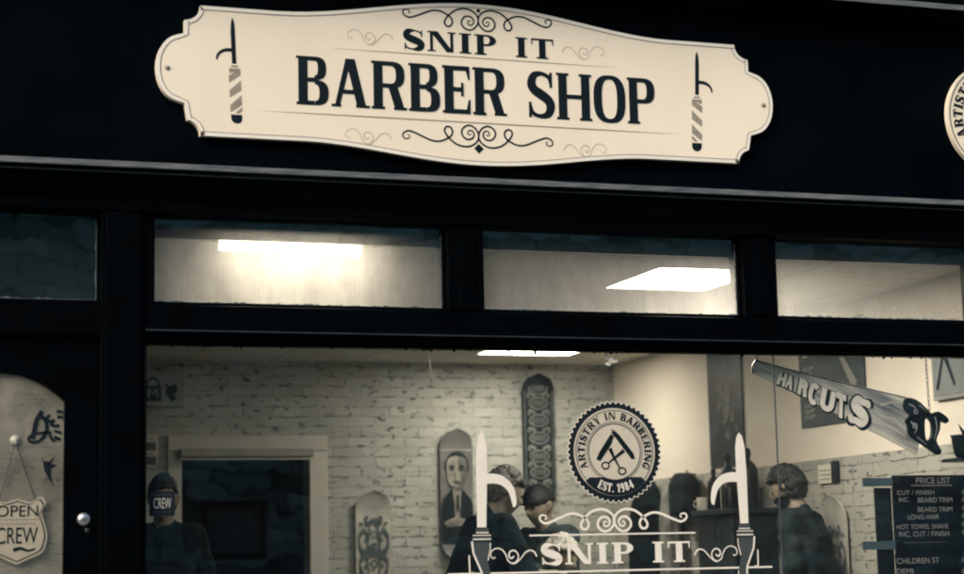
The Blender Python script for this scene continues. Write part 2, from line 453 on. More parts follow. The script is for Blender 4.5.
def lettering(txt, x0, x1, y0, h, s=.17, t=.085, sl=.05, st=.055, gap=.07, slant=0.):
    """the word fitted between x0 and x1 on baseline y0"""
    tot = sum(WID[c] for c in txt) + gap * (len(txt) - 1); k = (x1 - x0) / h / tot
    o = []; x = 0
    for c in txt:
        w = WID[c] * k
        if c != ' ':
            for kind, qs in glyph(c, w, s, t, sl, st):
                o.append((kind, [[(x0 + (x + a) * h + slant * b * h, y0 + b * h) for a, b in q] for q in qs]))
        x += w + gap * k
    return o


def place(mb, shapes, frame):
    """lay strokes down, each a tenth of a millimetre proud of the last so that none share a plane"""
    k = getattr(mb, 'k', 0)
    for _, qs in shapes:
        for q in qs: mb.poly([frame(u, v, k % 40) for u, v in q])
        k += 1
    mb.k = k
    return mb


def fr_y(y, eps=.00006):                     # graphics on a plane facing the street
    return lambda u, v, k: (u, y - k * eps, v)


def fr_x(x, eps=.00008):                     # graphics on the right-hand wall, u runs towards the street
    return lambda u, v, k: (x - k * eps, u, v)


def bfont(txt, x, z, h, frame, width=None, align='l'):
    """plain sans lettering as a mesh list of polygons placed by frame"""
    cu = bpy.data.curves.new('t', 'FONT'); cu.body = txt; cu.size = 1
    o = bpy.data.objects.new('t', cu); COL.objects.link(o)
    dg = bpy.context.evaluated_depsgraph_get(); me = bpy.data.meshes.new_from_object(o.evaluated_get(dg))
    vs = [v.co.copy() for v in me.vertices]; fs = [list(p.vertices) for p in me.polygons]
    bpy.data.objects.remove(o); bpy.data.curves.remove(cu); bpy.data.meshes.remove(me)
    if not vs: return [], []
    xs = [v.x for v in vs]; mn, mxx = min(xs), max(xs); sy = h / .69
    sx = sy if not width else width / (mxx - mn)
    ox = {'l': 0, 'c': -(mxx - mn) / 2 * sx, 'r': -(mxx - mn) * sx}[align]
    return [frame(x + ox + (v.x - mn) * sx, z + v.y * sy, 0) for v in vs], fs


def addmesh(mb, vf):
    n = len(mb.v); mb.v += vf[0]; mb.f += [[n + i for i in f] for f in vf[1]]; return mb


# ornaments ---------------------------------------------------------------
HALF = [(420, 124), (412, 116), (403, 124), (409, 139), (428, 137), (436, 116), (421, 97), (395, 95), (375, 112), (371, 137), (387, 158), (414, 166), (442, 152), (459, 124), (456, 92), (431, 67), (395, 56),
        (350, 63), (315, 85), (290, 112), (280, 135), (290, 152), (310, 152), (322, 132), (314, 108), (290, 91), (255, 77), (215, 78), (170, 95), (130, 112), (95, 122), (70, 112), (62, 95), (72, 82), (92, 84), (98, 96), (88, 102)]


def flourish(cx, cz, half, wd, flip=1):
    o = []
    p = spline([((460 - x) / 400, (108 - y) / 400) for x, y in HALF], 5); n = len(p)
    ws = [wd * (.45 + .55 * min(1, 6 * i / n, 6 * (n - 1 - i) / n)) for i in range(n)]
    for sx in (-1, 1):
        o += ribbon([(cx + sx * u * half, cz + flip * v * half) for u, v in p], 0, ws=ws)
    return o


S1 = [(592, 110), (586, 114), (578, 107), (581, 92), (598, 84), (616, 90), (628, 108), (633, 122), (648, 130), (663, 121), (666, 105), (655, 92), (641, 94), (636, 106), (643, 115), (652, 109)]
S2 = [(640, 128), (654, 131), (672, 118), (690, 98), (706, 92), (719, 98), (726, 111)]


def scroll(cx, cz, wide, wd, sx=1, sy=1):
    o = []
    for S in (S1, S2):
        p = spline([((x - 650) / 150, (107 - y) / 150) for x, y in S], 5)
        o += ribbon([(cx + sx * u * wide, cz + sy * v * wide) for u, v in p], wd * .6, wd)
    return o


def disc(cx, cz, r, n=64): return [('strip', [[(cx + r * math.cos(2 * math.pi * i / n), cz + r * math.sin(2 * math.pi * i / n)) for i in range(n)]])]


def scalloped(cx, cz, r, d, teeth=52):
    n = teeth * 6
    return [(cx + (r - d * .5 + d * .5 * math.cos(teeth * 2 * math.pi * i / n)) * math.cos(2 * math.pi * i / n),
             cz + (r - d * .5 + d * .5 * math.cos(teeth * 2 * math.pi * i / n)) * math.sin(2 * math.pi * i / n)) for i in range(n)]


def arc_text(txt, cx, cz, r, h, a0, a1, inward=False, **kw):
    """letters round a circle from angle a0 to a1 (clockwise when reading outside)"""
    o = []; gap = .12
    tot = sum(WID[c] for c in txt) + gap * (len(txt) - 1); x = 0
    for c in txt:
        w = WID[c]; a = R(a0 + (a1 - a0) * (x + w / 2) / tot)
        wid = abs(R(a1 - a0)) * (r + h / 2 * (1 if not inward else -1)) * w / tot / h
        if c != ' ':
            for kd, qs in glyph(c, wid, kw.get('s', .27), kw.get('t', .14), kw.get('sl', .07), kw.get('st', .08)):
                Q = []
                for q in qs:
                    P = []
                    for u, v in q:
                        u = (u - wid / 2) * h; v = v * h
                        if inward: rr = (r - v); P.append((cx + rr * math.cos(a) - u * math.sin(a), cz + rr * math.sin(a) + u * math.cos(a)))
                        else: rr = (r + v); P.append((cx + rr * math.cos(a) + u * math.sin(a), cz + rr * math.sin(a) - u * math.cos(a)))
                    Q.append(P)
                o.append((kd, Q))
        x += w + gap
    return o


def emblem(cx, cz, r):
    """open razor over crossed scissors"""
    q = lambda *p: pol(*[(cx + a * r, cz + b * r) for a, b in p])
    l = lambda pts, w, w1=None: ribbon([(cx + a * r, cz + b * r) for a, b in pts], w * r, None if w1 is None else w1 * r)
    o = []
    o += q((-.10, .55), (.02, .62), (.16, .50), (.66, -.12), (.70, -.30), (.58, -.30), (.05, .38))     # handle
    o += q((-.12, .50), (.00, .44), (-.10, .18), (-.50, -.36), (-.64, -.30), (-.52, -.06))              # blade
    o += l([(-.07, .66), (-.02, .56)], .05)
    o += l([(.33, -.02), (.05, -.22), (-.22, -.42)], .13, .05)                                         # scissor blade
    o += l([(-.16, .05), (-.04, -.22), (.16, -.58)], .13, .05)
    for a, b in ((-.33, -.50), (.24, -.68)):
        o += ring(cx + a * r, cz + b * r, .15 * r, .13 * r, .05 * r, .05 * r)
    return o


# ------------------------------------------------------------------ camera
CAMLOC = Vector((0, -8.3, 1.3))
RX = ((0.94611262, -0.02593474, -0.32279762), (-0.32309651, -0.14300193, -0.93549938), (-0.02189875, 0.98938255, -0.14367535))
cam = bpy.data.cameras.new('camera'); co = bpy.data.objects.new('camera', cam); COL.objects.link(co)
M = Matrix(RX).to_4x4(); M.translation = CAMLOC; co.matrix_world = M
cam.lens = 71.58; cam.sensor_width = 36; cam.clip_end = 400; cam.clip_start = .1
cam.dof.use_dof = True; cam.dof.focus_distance = 9.3; cam.dof.aperture_fstop = 2.0
SC.camera = co

# ------------------------------------------------------------------ setting
def struct(mb, name, mat, **k): return tag(mb.build(name, mat, **k), kind='structure')


SL = 5.63      # inside face of the right-hand wall
BK = 5.03      # inside face of the back wall
CZ = 2.775     # ceiling
FZ = .15       # shop floor
ASPH = paint('asphalt', (.045, .05, .052), .9, .2, var=.3, scale=20, bump=.4, bscale=150)
PAVE = paint('paving_slabs', (.20, .215, .22), .85, .2, var=.25, scale=4, bump=.3, bscale=80)
struct(MB().box(-150, 150, -150, 150, -.4, -.12), 'road', ASPH)
struct(MB().box(-40, 40, -2.2, -.02, -.118, 0), 'pavement', PAVE, bevel=.01)
struct(MB().box(-40, 40, -12.9, -11.6, -.118, 0), 'far_pavement', PAVE, bevel=.01)
FLOOR = paint('floor_tiles', (.09, .095, .09), .4, .3, var=.2, scale=3)
struct(MB().box(-.3, 7, .02, 5.2, -.05, FZ), 'shop_floor', FLOOR)
mb = MB()
mb.box(-.3, 2.36, BK, BK + .15, FZ, 3.2).box(3.265, SL + .2, BK, BK + .15, FZ, 3.2).box(2.36, 3.265, BK, BK + .15, 2.10, 3.2)
struct(mb, 'back_wall', BACKBRICK)
struct(MB().box(SL, SL + .15, .13, BK, 1.88, 3.2), 'right_wall', WHITEWALL)
struct(MB().box(SL - .006, SL + .15, .13, BK, FZ, 1.878), 'right_wall_brickwork', SIDEBRICK)
struct(MB().box(-.3, -.15, .13, BK, FZ, 3.2), 'left_wall', paint('slate_wall', (.06, .08, .085), .8, .2))


def ceiling_mat():
    m = bpy.data.materials.new('ceiling_tiles'); N, L = nodes_of(m); b = N['Principled BSDF']; b.inputs['Roughness'].default_value = .9
    v = swizzle(N, L, (0, 1, None))
    br = N.new('ShaderNodeTexBrick'); L.new(v, br.inputs['Vector']); br.offset = 0; br.inputs['Scale'].default_value = 1
    br.inputs['Brick Width'].default_value = .6; br.inputs['Row Height'].default_value = .6; br.inputs['Mortar Size'].default_value = .008
    br.inputs['Color1'].default_value = (.74, .70, .62, 1); br.inputs['Color2'].default_value = (.70, .66, .585, 1); br.inputs['Mortar'].default_value = (.45, .43, .38, 1)
    mu = N.new('ShaderNodeMixRGB'); mu.blend_type = 'MULTIPLY'; mu.inputs[0].default_value = .5
    L.new(br.outputs['Color'], mu.inputs[1]); L.new(ramp(N, L, noise(N, L, v, 3, 6, .6), [(.3, .7), (.7, 1)]), mu.inputs[2])
    L.new(mu.outputs[0], b.inputs['Base Color'])
    return m


struct(MB().box(-.15, SL, .115, BK, CZ, CZ + .03), 'ceiling', ceiling_mat())
struct(MB().box(1.252, SL, .105, .1145, CZ - .002, 3.2).box(-.15, 1.25, .105, .1145, 2.32, 3.2), 'void_sheet', paint('dark_void_sheet', (.006, .012, .016), .9, .05, var=.3))  # dark sheets added to stand for the unlit space behind the upper panes
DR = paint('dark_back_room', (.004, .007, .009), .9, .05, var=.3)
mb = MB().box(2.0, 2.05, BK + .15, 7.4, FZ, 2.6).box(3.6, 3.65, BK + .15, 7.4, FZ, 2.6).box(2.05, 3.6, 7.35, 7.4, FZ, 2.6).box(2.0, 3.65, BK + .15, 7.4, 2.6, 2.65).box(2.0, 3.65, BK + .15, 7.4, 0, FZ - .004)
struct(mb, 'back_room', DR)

# opposite side of the street: what the panes reflect
bld = thing('stone_building', (4, -13, 0), 'long rubble stone building on the far side of the street', 'building')
X0, X1, Z0, Z1 = 4.00, 4.74, 1.42, 2.08
mb = MB(); mb.box(-14, X0, -19, -13, 0, 8.2).box(X1, 34, -19, -13, 0, 8.2).box(X0, X1, -19, -13, 0, Z0).box(X0, X1, -19, -13, Z1, 8.2).box(X0, X1, -19, -13.25, Z0, Z1)
mb.build('wall', STONE, bld)
mb = MB().prism([(-19.4, 8.2), (-12.6, 8.2), (-16, 11)], -14.3, 34.3, 'x'); mb.build('roof', paint('slate', (.06, .075, .085), .7, .3, var=.3, scale=6), bld)
w = MB().box(X0, X0 + .07, -13.2, -13.05, Z0, Z1).box(X1 - .07, X1, -13.2, -13.05, Z0, Z1).box(X0 + .07, X1 - .07, -13.2, -13.05, Z1 - .07, Z1).box(X0 + .07, X1 - .07, -13.2, -13.05, Z0, Z0 + .07).build('window', paint('dark_sash', (.02, .035, .04), .5, .3), bld)
MB().poly([(X0 + .07, -13.13, Z0 + .07), (X1 - .07, -13.13, Z0 + .07), (X1 - .07, -13.13, Z1 - .07), (X0 + .07, -13.13, Z1 - .07)]).build('pane', paint('net_curtain', (.16, .30, .30), .8, .3, var=.4, scale=8), w)

# ------------------------------------------------------------------ shopfront
shop = thing('shopfront', (2.8, 0, 0), 'black painted timber shopfront with transom lights above one big display window', 'shopfront')
mb = MB().box(-1.2, 7.2, -.11, .05, 3.06, 4.02); mb.build('fascia', FASCIA, shop)
mb = MB().prism([(-.30, 4.03), (-.27, 4.0), (-.27, 3.985), (-.11, 3.95), (-.11, 4.15), (-.30, 4.15)], -1.25, 7.25, 'x'); mb.build('upper_cornice', BLACK, shop)
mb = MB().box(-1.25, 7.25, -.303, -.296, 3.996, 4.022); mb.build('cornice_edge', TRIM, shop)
mb = MB().prism([(-.115, 3.07), (-.20, 3.045), (-.20, 3.012), (-.17, 3.0), (-.15, 2.95), (-.09, 2.90), (-.09, 2.853), (.05, 2.853), (.05, 3.07)], -1.25, 7.25, 'x'); mb.build('cornice', BLACK, shop, bevel=.004)
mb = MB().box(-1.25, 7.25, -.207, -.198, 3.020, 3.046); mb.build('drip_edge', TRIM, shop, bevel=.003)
mb = MB().box(-1.25, 7.25, -.186, -.176, 3.0, 3.006); mb.build('cornice_highlight', paint('scuffed_highlight', (.02, .03, .038), .5, .3, var=.4, scale=20), shop)  # thin strip with the bluish highlight under the cornice put into its colour
for a, b in ((-.9, .24), (1.11, 1.30), (5.50, 7.2)):
    MB().box(a, b, -.07, .11, 0, 2.853).box(a + .018, b - .02, -.082, -.071, .75, 2.85).box(a - .01, b + .005, -.1, -.0705, 0, .3).build('post', BLACK, shop, bevel=.004)
# transom lights: rails and mullions with rebates
RZ0, RZ1, TZ = 2.292, 2.462, 2.853
MB().box(.24, 1.11, -.06, .1, RZ0 + .02, RZ1).build('door_head', BLACK, shop, bevel=.004)
mb = MB().box(1.30, 5.50, -.06, .1, RZ0 + .012, RZ1 - .012).box(1.30, 5.5, -.075, -.062, RZ0 + .03, RZ0 + .06).box(1.30, 5.50, -.05, .02, RZ0, RZ0 + .01)
mb.build('transom_rail', BLACK, shop, bevel=.004)
MB().box(1.30, 5.5, -.0800, -.0765, 2.333, 2.339).build('rail_highlight', paint('scuffed_highlight', (.02, .03, .038)), shop)  # scuffed strip whose paler colour stands for the highlight along the rail
for a, b in ((2.68, 2.855), (4.18, 4.36)):
    MB().box(a, b, -.06, .1, RZ1 - .010, TZ).box(a + .045, b - .045, -.075, -.0605, RZ1 + .0, TZ - .004).build('mullion', BLACK, shop, bevel=.004)
MIST = glass_mat('misted_glass', .095, .03, .95, lo=RZ1, hi=TZ)
MISTMID = glass_mat('part_misted_glass', .095, .03, .85, lo=RZ1, hi=TZ)
MISTLOW = glass_mat('lightly_misted_glass', .09, .04, .5, lo=RZ1, hi=TZ)
MISTFAINT = glass_mat('faintly_misted_glass', .062, .02, .05, lo=RZ1, hi=TZ)  # hardly any mist, for the pane over the door
GLASS = glass_mat('shop_glass', .058, .014)
DOORGLASS = glass_mat('door_glass', .07, .44, film_col=(.84, .78, .62), through=.34)  # cream film stands in for the glow of the lit room behind the door
GRIME = paint('caked_grime', (.10, .13, .14), .9, .1, var=.5, scale=50)
for a, b, mt in ((.24, 1.11, MISTFAINT), (1.335, 2.68, MIST), (2.855, 4.18, MISTMID), (4.36, 5.5, MISTLOW)):
    z0 = RZ1 - .012
    fr = MB().box(a, b, -.02, .03, z0, z0 + .018).box(a, a + .012, -.02, .03, z0 + .019, TZ).box(b - .012, b, -.02, .03, z0 + .019, TZ)
    if a > 1.3 and a < 1.4: fr.box(1.30, 1.334, -.06, .1, z0, TZ)
    tw = fr.build('transom_light', BLACK, shop)
    p = MB().poly([(a + .01, 0, z0 + .015), (b - .01, 0, z0 + .015), (b - .01, 0, TZ), (a + .01, 0, TZ)]).build('pane', mt, tw)
    g = MB()                                        # dried grime along the putty line
    rnd = random.Random(int(a * 100)); x = a + .014
    top = []; bot = []
    while x < b - .014:
        bot.append((x, z0 + .0185)); top.append((x, z0 + .0215 + rnd.random() ** 3 * .007)); x += .012
    for i in range(len(bot) - 1): g.poly([(bot[i][0], -.003, bot[i][1]), (bot[i + 1][0], -.003, bot[i + 1][1]), (top[i + 1][0], -.003, top[i + 1][1]), (top[i][0], -.003, top[i][1])])
    zz = z0 + .02; lf = []
    while zz < TZ - .03:
        lf.append((zz, .003 + rnd.random() ** 3 * .008)); zz += .012
    for i in range(len(lf) - 1): g.poly([(b - .012, -.0031, lf[i][0]), (b - .012, -.0031, lf[i + 1][0]), (b - .012 - lf[i + 1][1], -.0031, lf[i + 1][0]), (b - .012 - lf[i][1], -.0031, lf[i][0])])
    g.build('grime', GRIME, tw)['kind'] = 'stuff'
# display window
mb = MB().box(1.30, 1.312, -.03, .03, .78, RZ0).box(5.485, 5.5, -.03, .03, .78, RZ0).box(1.312, 5.485, -.03, .03, RZ0 - .012, RZ0 - .001); mb.build('window_frame', BLACK, shop)
MB().box(1.30, 5.50, -.12, .2, .70, .78).build('window_sill', BLACK, shop, bevel=.006)
MB().box(1.30, 5.50, -.04, .1, 0, .70).box(1.5, 5.3, -.055, -.041, .12, .58).build('stall_riser', BLACK, shop, bevel=.004)
for a, b in ((1.312, 4.3485), (4.3535, 5.485)):
    MB().poly([(a, 0, .78), (b, 0, .78), (b, 0, RZ0 - .012), (a, 0, RZ0 - .012)]).build('window_pane', GLASS, shop)
MB().box(4.349, 4.353, -.004, .004, .78, RZ0 - .012).build('joint_strip', paint('grey_silicone', (.05, .06, .065), .5, .3), shop)
# crumbs of old filler and paint along the head of the window
mb = MB(); rnd = random.Random(4)
for i in range(46):
    x = rnd.uniform(1.35, 5.4); w = rnd.uniform(.004, .022); h = rnd.uniform(.003, .012) * (2 if rnd.random() < .15 else 1)
    zt = RZ0 - .0125
    mb.poly([(x, -.0015, zt), (x + w, -.0015, zt), (x + w * .8, -.0015, zt - h * rnd.uniform(.4, 1)), (x + w * .3, -.0015, zt - h)])
mb.build('paint_crumbs', BLACK, shop)['kind'] = 'stuff'
MB().box(-1.2, 7.2, -.06, .4, 4.152, 8).build('upper_wall', STONE, shop)
MB().box(-1.2, .24, .115, .3, 0, 3.05).box(5.65, 7.2, .115, .3, 0, 3.05).build('side_wall', FASCIA, shop)

# door with an arched light, a part of the shopfront
cxd, hw, zs, rise = .683, .283, 2.03, .12
rad = (hw * hw + rise * rise) / (2 * rise)
arc = [(cxd + hw * (1 - 2 * i / 24), zs + rise - rad + math.sqrt(rad * rad - (hw * (1 - 2 * i / 24)) ** 2)) for i in range(25)]     # right to left
mb = MB()
mb.box(.25, cxd - hw, -.025, .025, .14, RZ0 + .015).box(cxd + hw, 1.10, -.025, .025, .14, RZ0 + .015).box(cxd - hw, cxd + hw, -.025, .025, .14, .95)
for i in range(24):
    (x0, z0), (x1, z1) = arc[i], arc[i + 1]
    mb.prism([(x0, z0), (x1, z1), (x1, RZ0 + .015), (x0, RZ0 + .015)], -.025, .025)
door = mb.build('door', BLACK, shop)
MB().poly([(cxd + hw, 0, .95)] + [(x, 0, z) for x, z in arc] + [(cxd - hw, 0, .95)]).build('glass', DOORGLASS, door)
MB().lathe((1.043, -.025, 1.528), [(.022, 0), (.022, -.006), (.012, -.010), (.012, -.03), (.024, -.038), (.029, -.05), (.026, -.062), (.014, -.069), (.002, -.071)], 24, 'y').build('knob', STEEL, door, smooth=True)
MB().lathe((1.066, -.025, 1.482), [(.011, 0), (.011, -.004), (.008, -.006)], 16, 'y').build('lock', paint('dull_brass', (.05, .055, .055), .4, .5, metal=.6), door)
MB().box(.33, 1.03, -.032, -.026, .25, .85).build('door_panel', BLACK, door, bevel=.004)

# ------------------------------------------------------------------ main sign
SY = -.15
sg = thing('shop_sign', (2.83, SY, 3.115), 'long cream scalloped board lettered SNIP IT BARBER SHOP on the black fascia', 'shop sign')
SCX, SCZ = 2.83, 3.488


def sign_outline(ins=0.):
    """right half from the top centre clockwise, then mirrored"""
    q = []
    # top bulge
    for i in range(15):
        t = i / 14; x = .955 * t; q.append((x, .288 + (.392 - .288) * (.5 + .5 * math.cos(math.pi * t)) ** .9))
    q += [(1.305, .288)]
    for i in range(1, 9):                                   # concave notch
        a = R(180 + 90 * i / 8); q.append((1.375 + .070 * math.cos(a), .288 + .070 * math.sin(a) - .0))
    q += [(1.375, .158)]
    for i in range(1, 16):                                  # side lobe
        t = i / 16; a = math.pi * (.5 - t)
        q.append((1.375 + .125 * math.cos(a) ** .85, .152 * math.sin(a)))
    q += [(1.375, -.158)]
    for i in range(1, 9):
        a = R(90 + 90 * i / 8); q.append((1.375 + .070 * math.cos(a), -.288 + .070 * math.sin(a) - .012))
    q += [(1.305, -.30)]
    for i in range(14, 0, -1):
        t = i / 14; x = .83 * t; q.append((x, -.300 - (.372 - .300) * (.5 + .5 * math.cos(math.pi * t)) ** .9))
    full = q + [(0, -.372)] + [(-x, z) for x, z in reversed(q)][:-1]
    if ins:
        n = len(full); out = []
        for i in range(n):
            (ax, ay), (bx, by) = full[i - 1], full[(i + 1) % n]
            dx, dy = bx - ax, by - ay; l = math.hypot(dx, dy) or 1
            out.append((full[i][0] - (-dy / l) * -ins * -1 if False else full[i][0] + dy / l * ins, full[i][1] - dx / l * ins))
        full = out
    return [(SCX + x, SCZ + z) for x, z in full]


OUT = sign_outline()
MB().prism(OUT, SY, SY + .035).build('board', CREAM, sg)


def outline_band(o1, o2, y):
    mb = MB(); n = len(o1)
    for i in range(n):
        j = (i + 1) % n
        mb.poly([(o1[i][0], y, o1[i][1]), (o1[j][0], y, o1[j][1]), (o2[j][0], y, o2[j][1]), (o2[i][0], y, o2[i][1])])
    return mb


O2, O3 = sign_outline(.016), sign_outline(.0195)
outline_band(OUT, O2, SY - .0015).build('pale_edge', CREAMLT, sg)
outline_band(O2, O3, SY - .0017).build('border_line', INKMID, sg)
F = fr_y(SY - .001)
SQ = .74
place(MB(), lettering('BARBER SHOP', 1.955, 3.705, 3.354, .224, .192, .090, .045, .055, gap=.05), F).build('lettering', INK, sg)
SQ = 1.
place(MB(), lettering('SNIP IT', 2.455, 3.195, 3.640, .096, .34, .085, .13, .075, gap=.10), F).build('lettering', INK, sg)
mb = place(MB(), flourish(2.822, 3.806, .366, .0085), F); place(mb, disc(2.824, 3.849, .0095, 20), F); mb.build('top_flourish', INK, sg)
mb = place(MB(), flourish(2.812, 3.248, .366, .0085, -1), F)
place(mb, pol((2.812, 3.216), (2.836, 3.194), (2.812, 3.170), (2.788, 3.194)), F); mb.build('bottom_flourish', INK, sg)
mb = MB()
place(mb, ribbon([(2.13, 3.622), (2.5, 3.622), (3.1, 3.622), (3.51, 3.622)], 0, ws=[.0005, .0045, .0045, .0005]), F); mb.build('ruled_line', INKGREY, sg); mb = MB()
place(mb, ribbon([(1.80, 3.315), (2.2, 3.315), (3.4, 3.315), (3.82, 3.315)], 0, ws=[.0005, .0055, .0055, .0005]), F)
mb.build('ruled_line', INKGREY, sg)
for c, z, a, b in ((2.30, 3.684, 1, 1), (3.345, 3.684, -1, 1), (2.285, 3.222, 1, 1), (3.340, 3.214, -1, 1)):
    place(MB(), scroll(c, z, .215, .0052, a, b), F).build('faint_scroll', INKPALE, sg)


def razor(cx, zt, zb, mir, frame, blade, stripe, tip, outline=None, parent=None, k=1.0):
    """open razor standing on a barber-pole handle: blade, hooked tang, banded handle, rounded end"""
    H = zt - zb; P = lambda q: [(cx + mir * (u + .045 * (.5 - v)) * H, zb + v * H) for u, v in q]
    b = MB(); place(b, pol(*P([(-.019, .565), (.021, .565), (.023, .90), (.019, .96), (.008, 1.0), (-.004, .985), (-.014, .93), (-.019, .86)])), frame)
    hk = spline([(-.01, .692), (-.06, .692), (-.110, .676), (-.148, .640), (-.160, .595)], 5); n = len(hk)
    place(b, ribbon(P(hk), 0, ws=[H * .034 * (1 - .6 * (i / (n - 1)) ** 2) for i in range(n)]), frame)
    b.build('razor_blade', blade, parent)
    s = MB(); place(s, pol(*P([(-.030, .532), (.036, .532), (.034, .548), (-.028, .548)])), frame)
    lo, hi, w = .098, .520, .055
    for z in (.415, .275, .135):
        place(s, pol(*P([(-w, z - .03), (-w, z + .035), (w, z + .135) if z + .135 < hi else (w, hi), (w, z + .045)])), frame)
    place(s, pol(*P([(-w * .9, hi), (w, hi), (w, hi - .012), (-w * .9, hi - .045)])), frame)
    place(s, pol(*P([(-w, lo), (-w * .2, lo), (w, lo + .06), (w, lo + .025), (w * .5, lo)])), frame)
    s.build('razor_handle', stripe, parent)
    t = MB(); place(t, pol(*P([(-.052, .084)] + [(.052 * math.cos(math.pi + math.pi * i / 10), .05 + .05 * math.sin(math.pi + math.pi * i / 10)) for i in range(11)] + [(.052, .084)])), frame)
    t.build('razor_end', tip, parent)


razor(1.676, 3.730, 3.250, 1, F, INK, INKGREY, INK, parent=sg)
razor(3.925, 3.728, 3.236, -1, F, INK, INKGREY, INK, parent=sg)
for x in (1.378, 4.278):
    MB().lathe((x, SY - .001, 3.485), [(.011, 0), (.010, -.004), (.004, -.006), (.001, -.006)], 14, 'y').build('screw', INKGREY, sg, smooth=True)


# ------------------------------------------------------------------ round signs and the medallion on the glass
def medallion(parent, cx, cz, r, y, solid, field, rim_mat, edge_mat):
    f = fr_y(y)
    if solid:
        MB().prism([(cx + r * math.cos(2 * math.pi * i / 72), cz + r * math.sin(2 * math.pi * i / 72)) for i in range(72)], y, y + .03).build('board', field, parent)
        f = fr_y(y - .001)
        place(MB(), ring(cx, cz, r * .965, r * .965, r * .02, r * .02, n=72) + ring(cx, cz, r * .62, r * .62, r * .02, r * .02, n=60), f).build('border_line', INK, parent)
        ri, th, r0 = .60, .19, .70
    else:
        MB().poly([(a, y, b) for a, b in scalloped(cx, cz, r * 1.02, r * .045)]).build('white_edge', edge_mat, parent)
        MB().poly([(a, y - .0006, b) for a, b in scalloped(cx, cz, r, r * .05)]).build('scalloped_rim', rim_mat, parent)
        place(MB(), disc(cx, cz, r * .87), fr_y(y - .0012)).build('pale_field', field, parent)
        f = fr_y(y - .0018, .00008)
        place(MB(), ring(cx, cz, r * .83, r * .83, r * .016, r * .016, n=72) + ring(cx, cz, r * .565, r * .565, r * .02, r * .02, n=60) + ring(cx, cz, r * .60, r * .60, r * .012, r * .012, n=60), f).build('border_line', rim_mat, parent)
        th, r0 = .150, .640
    place(MB(), arc_text('ARTISTRY IN BARBERING', cx, cz, r * r0, r * th, 208, -28), f).build('lettering', INK, parent)
    # dark band along the bottom carrying EST. 1984
    o = []; n = 24
    for i in range(n):
        a, b = R(222 + 96 * i / n), R(222 + 96 * (i + 1) / n)
        ro, rin = r * .86, lambda q: min(r * .84, max(r * .56, r * .50 / max(.2, -math.sin(q)) * 1.0))
        o.append([(cx + ro * math.cos(a), cz + ro * math.sin(a)), (cx + ro * math.cos(b), cz + ro * math.sin(b)),
                  (cx + rin(b) * math.cos(b), cz + rin(b) * math.sin(b)), (cx + rin(a) * math.cos(a), cz + rin(a) * math.sin(a))])
    yb = y - .0034
    place(MB(), [('strip', o)], fr_y(yb)).build('banner', rim_mat, parent)
    place(MB(), arc_text('EST. 1984', cx, cz, r * .80, r * .17, 240, 300, inward=True, s=.17, t=.10, sl=.03, st=.08), fr_y(yb - .0008, .00008)).build('lettering', VINYL, parent)
    place(MB(), emblem(cx, cz + r * .04, r * .62), f).build('emblem', INK, parent)


rs = thing('round_sign', (5.62, SY, 3.25), 'round cream sign at the right end of the fascia, cut off by the frame', 'sign')
medallion(rs, 5.600, 3.490, .287, SY, True, CREAM, INK, CREAMLT)
md = thing('medallion_decal', (3.50, -.003, 1.58), 'round scalloped barbering badge stuck on the window above the white lettering', 'decal')
medallion(md, 3.500, 1.811, .236, -.003, False, DECALPALE, VINYLDARK, VINYL)

# name decal on the glass
nd = thing('name_decal', (3.48, -.003, 1.25), 'white vinyl SNIP IT lettering with scrolls and rules on the shop window', 'decal')
F = fr_y(-.003, .00008)
place(MB(), lettering('SNIP IT', 3.118, 3.872, 1.295, .096, .34, .095, .13, .08, gap=.10), F).build('lettering', VINYL, nd)
place(MB(), flourish(3.488, 1.497, .372, .0115), F).build('flourish', VINYL, nd)
place(MB(), rect(3.065, 1.426, 3.90, 1.4335), F).build('ruled_line', VINYL, nd); place(MB(), rect(2.668, 1.258, 4.296, 1.2665), F).build('ruled_line', VINYL, nd)
place(MB(), scroll(2.985, 1.340, .225, .0075, 1, 1), F).build('scroll', VINYL, nd); place(MB(), scroll(4.005, 1.330, .225, .0075, -1, 1), F).build('scroll', VINYL, nd)
place(MB(), lettering('BARBER SHOP', 2.72, 4.25, 1.02, .19, .155, .075, .042, .05, gap=.05), F).build('lettering', VINYL, nd)


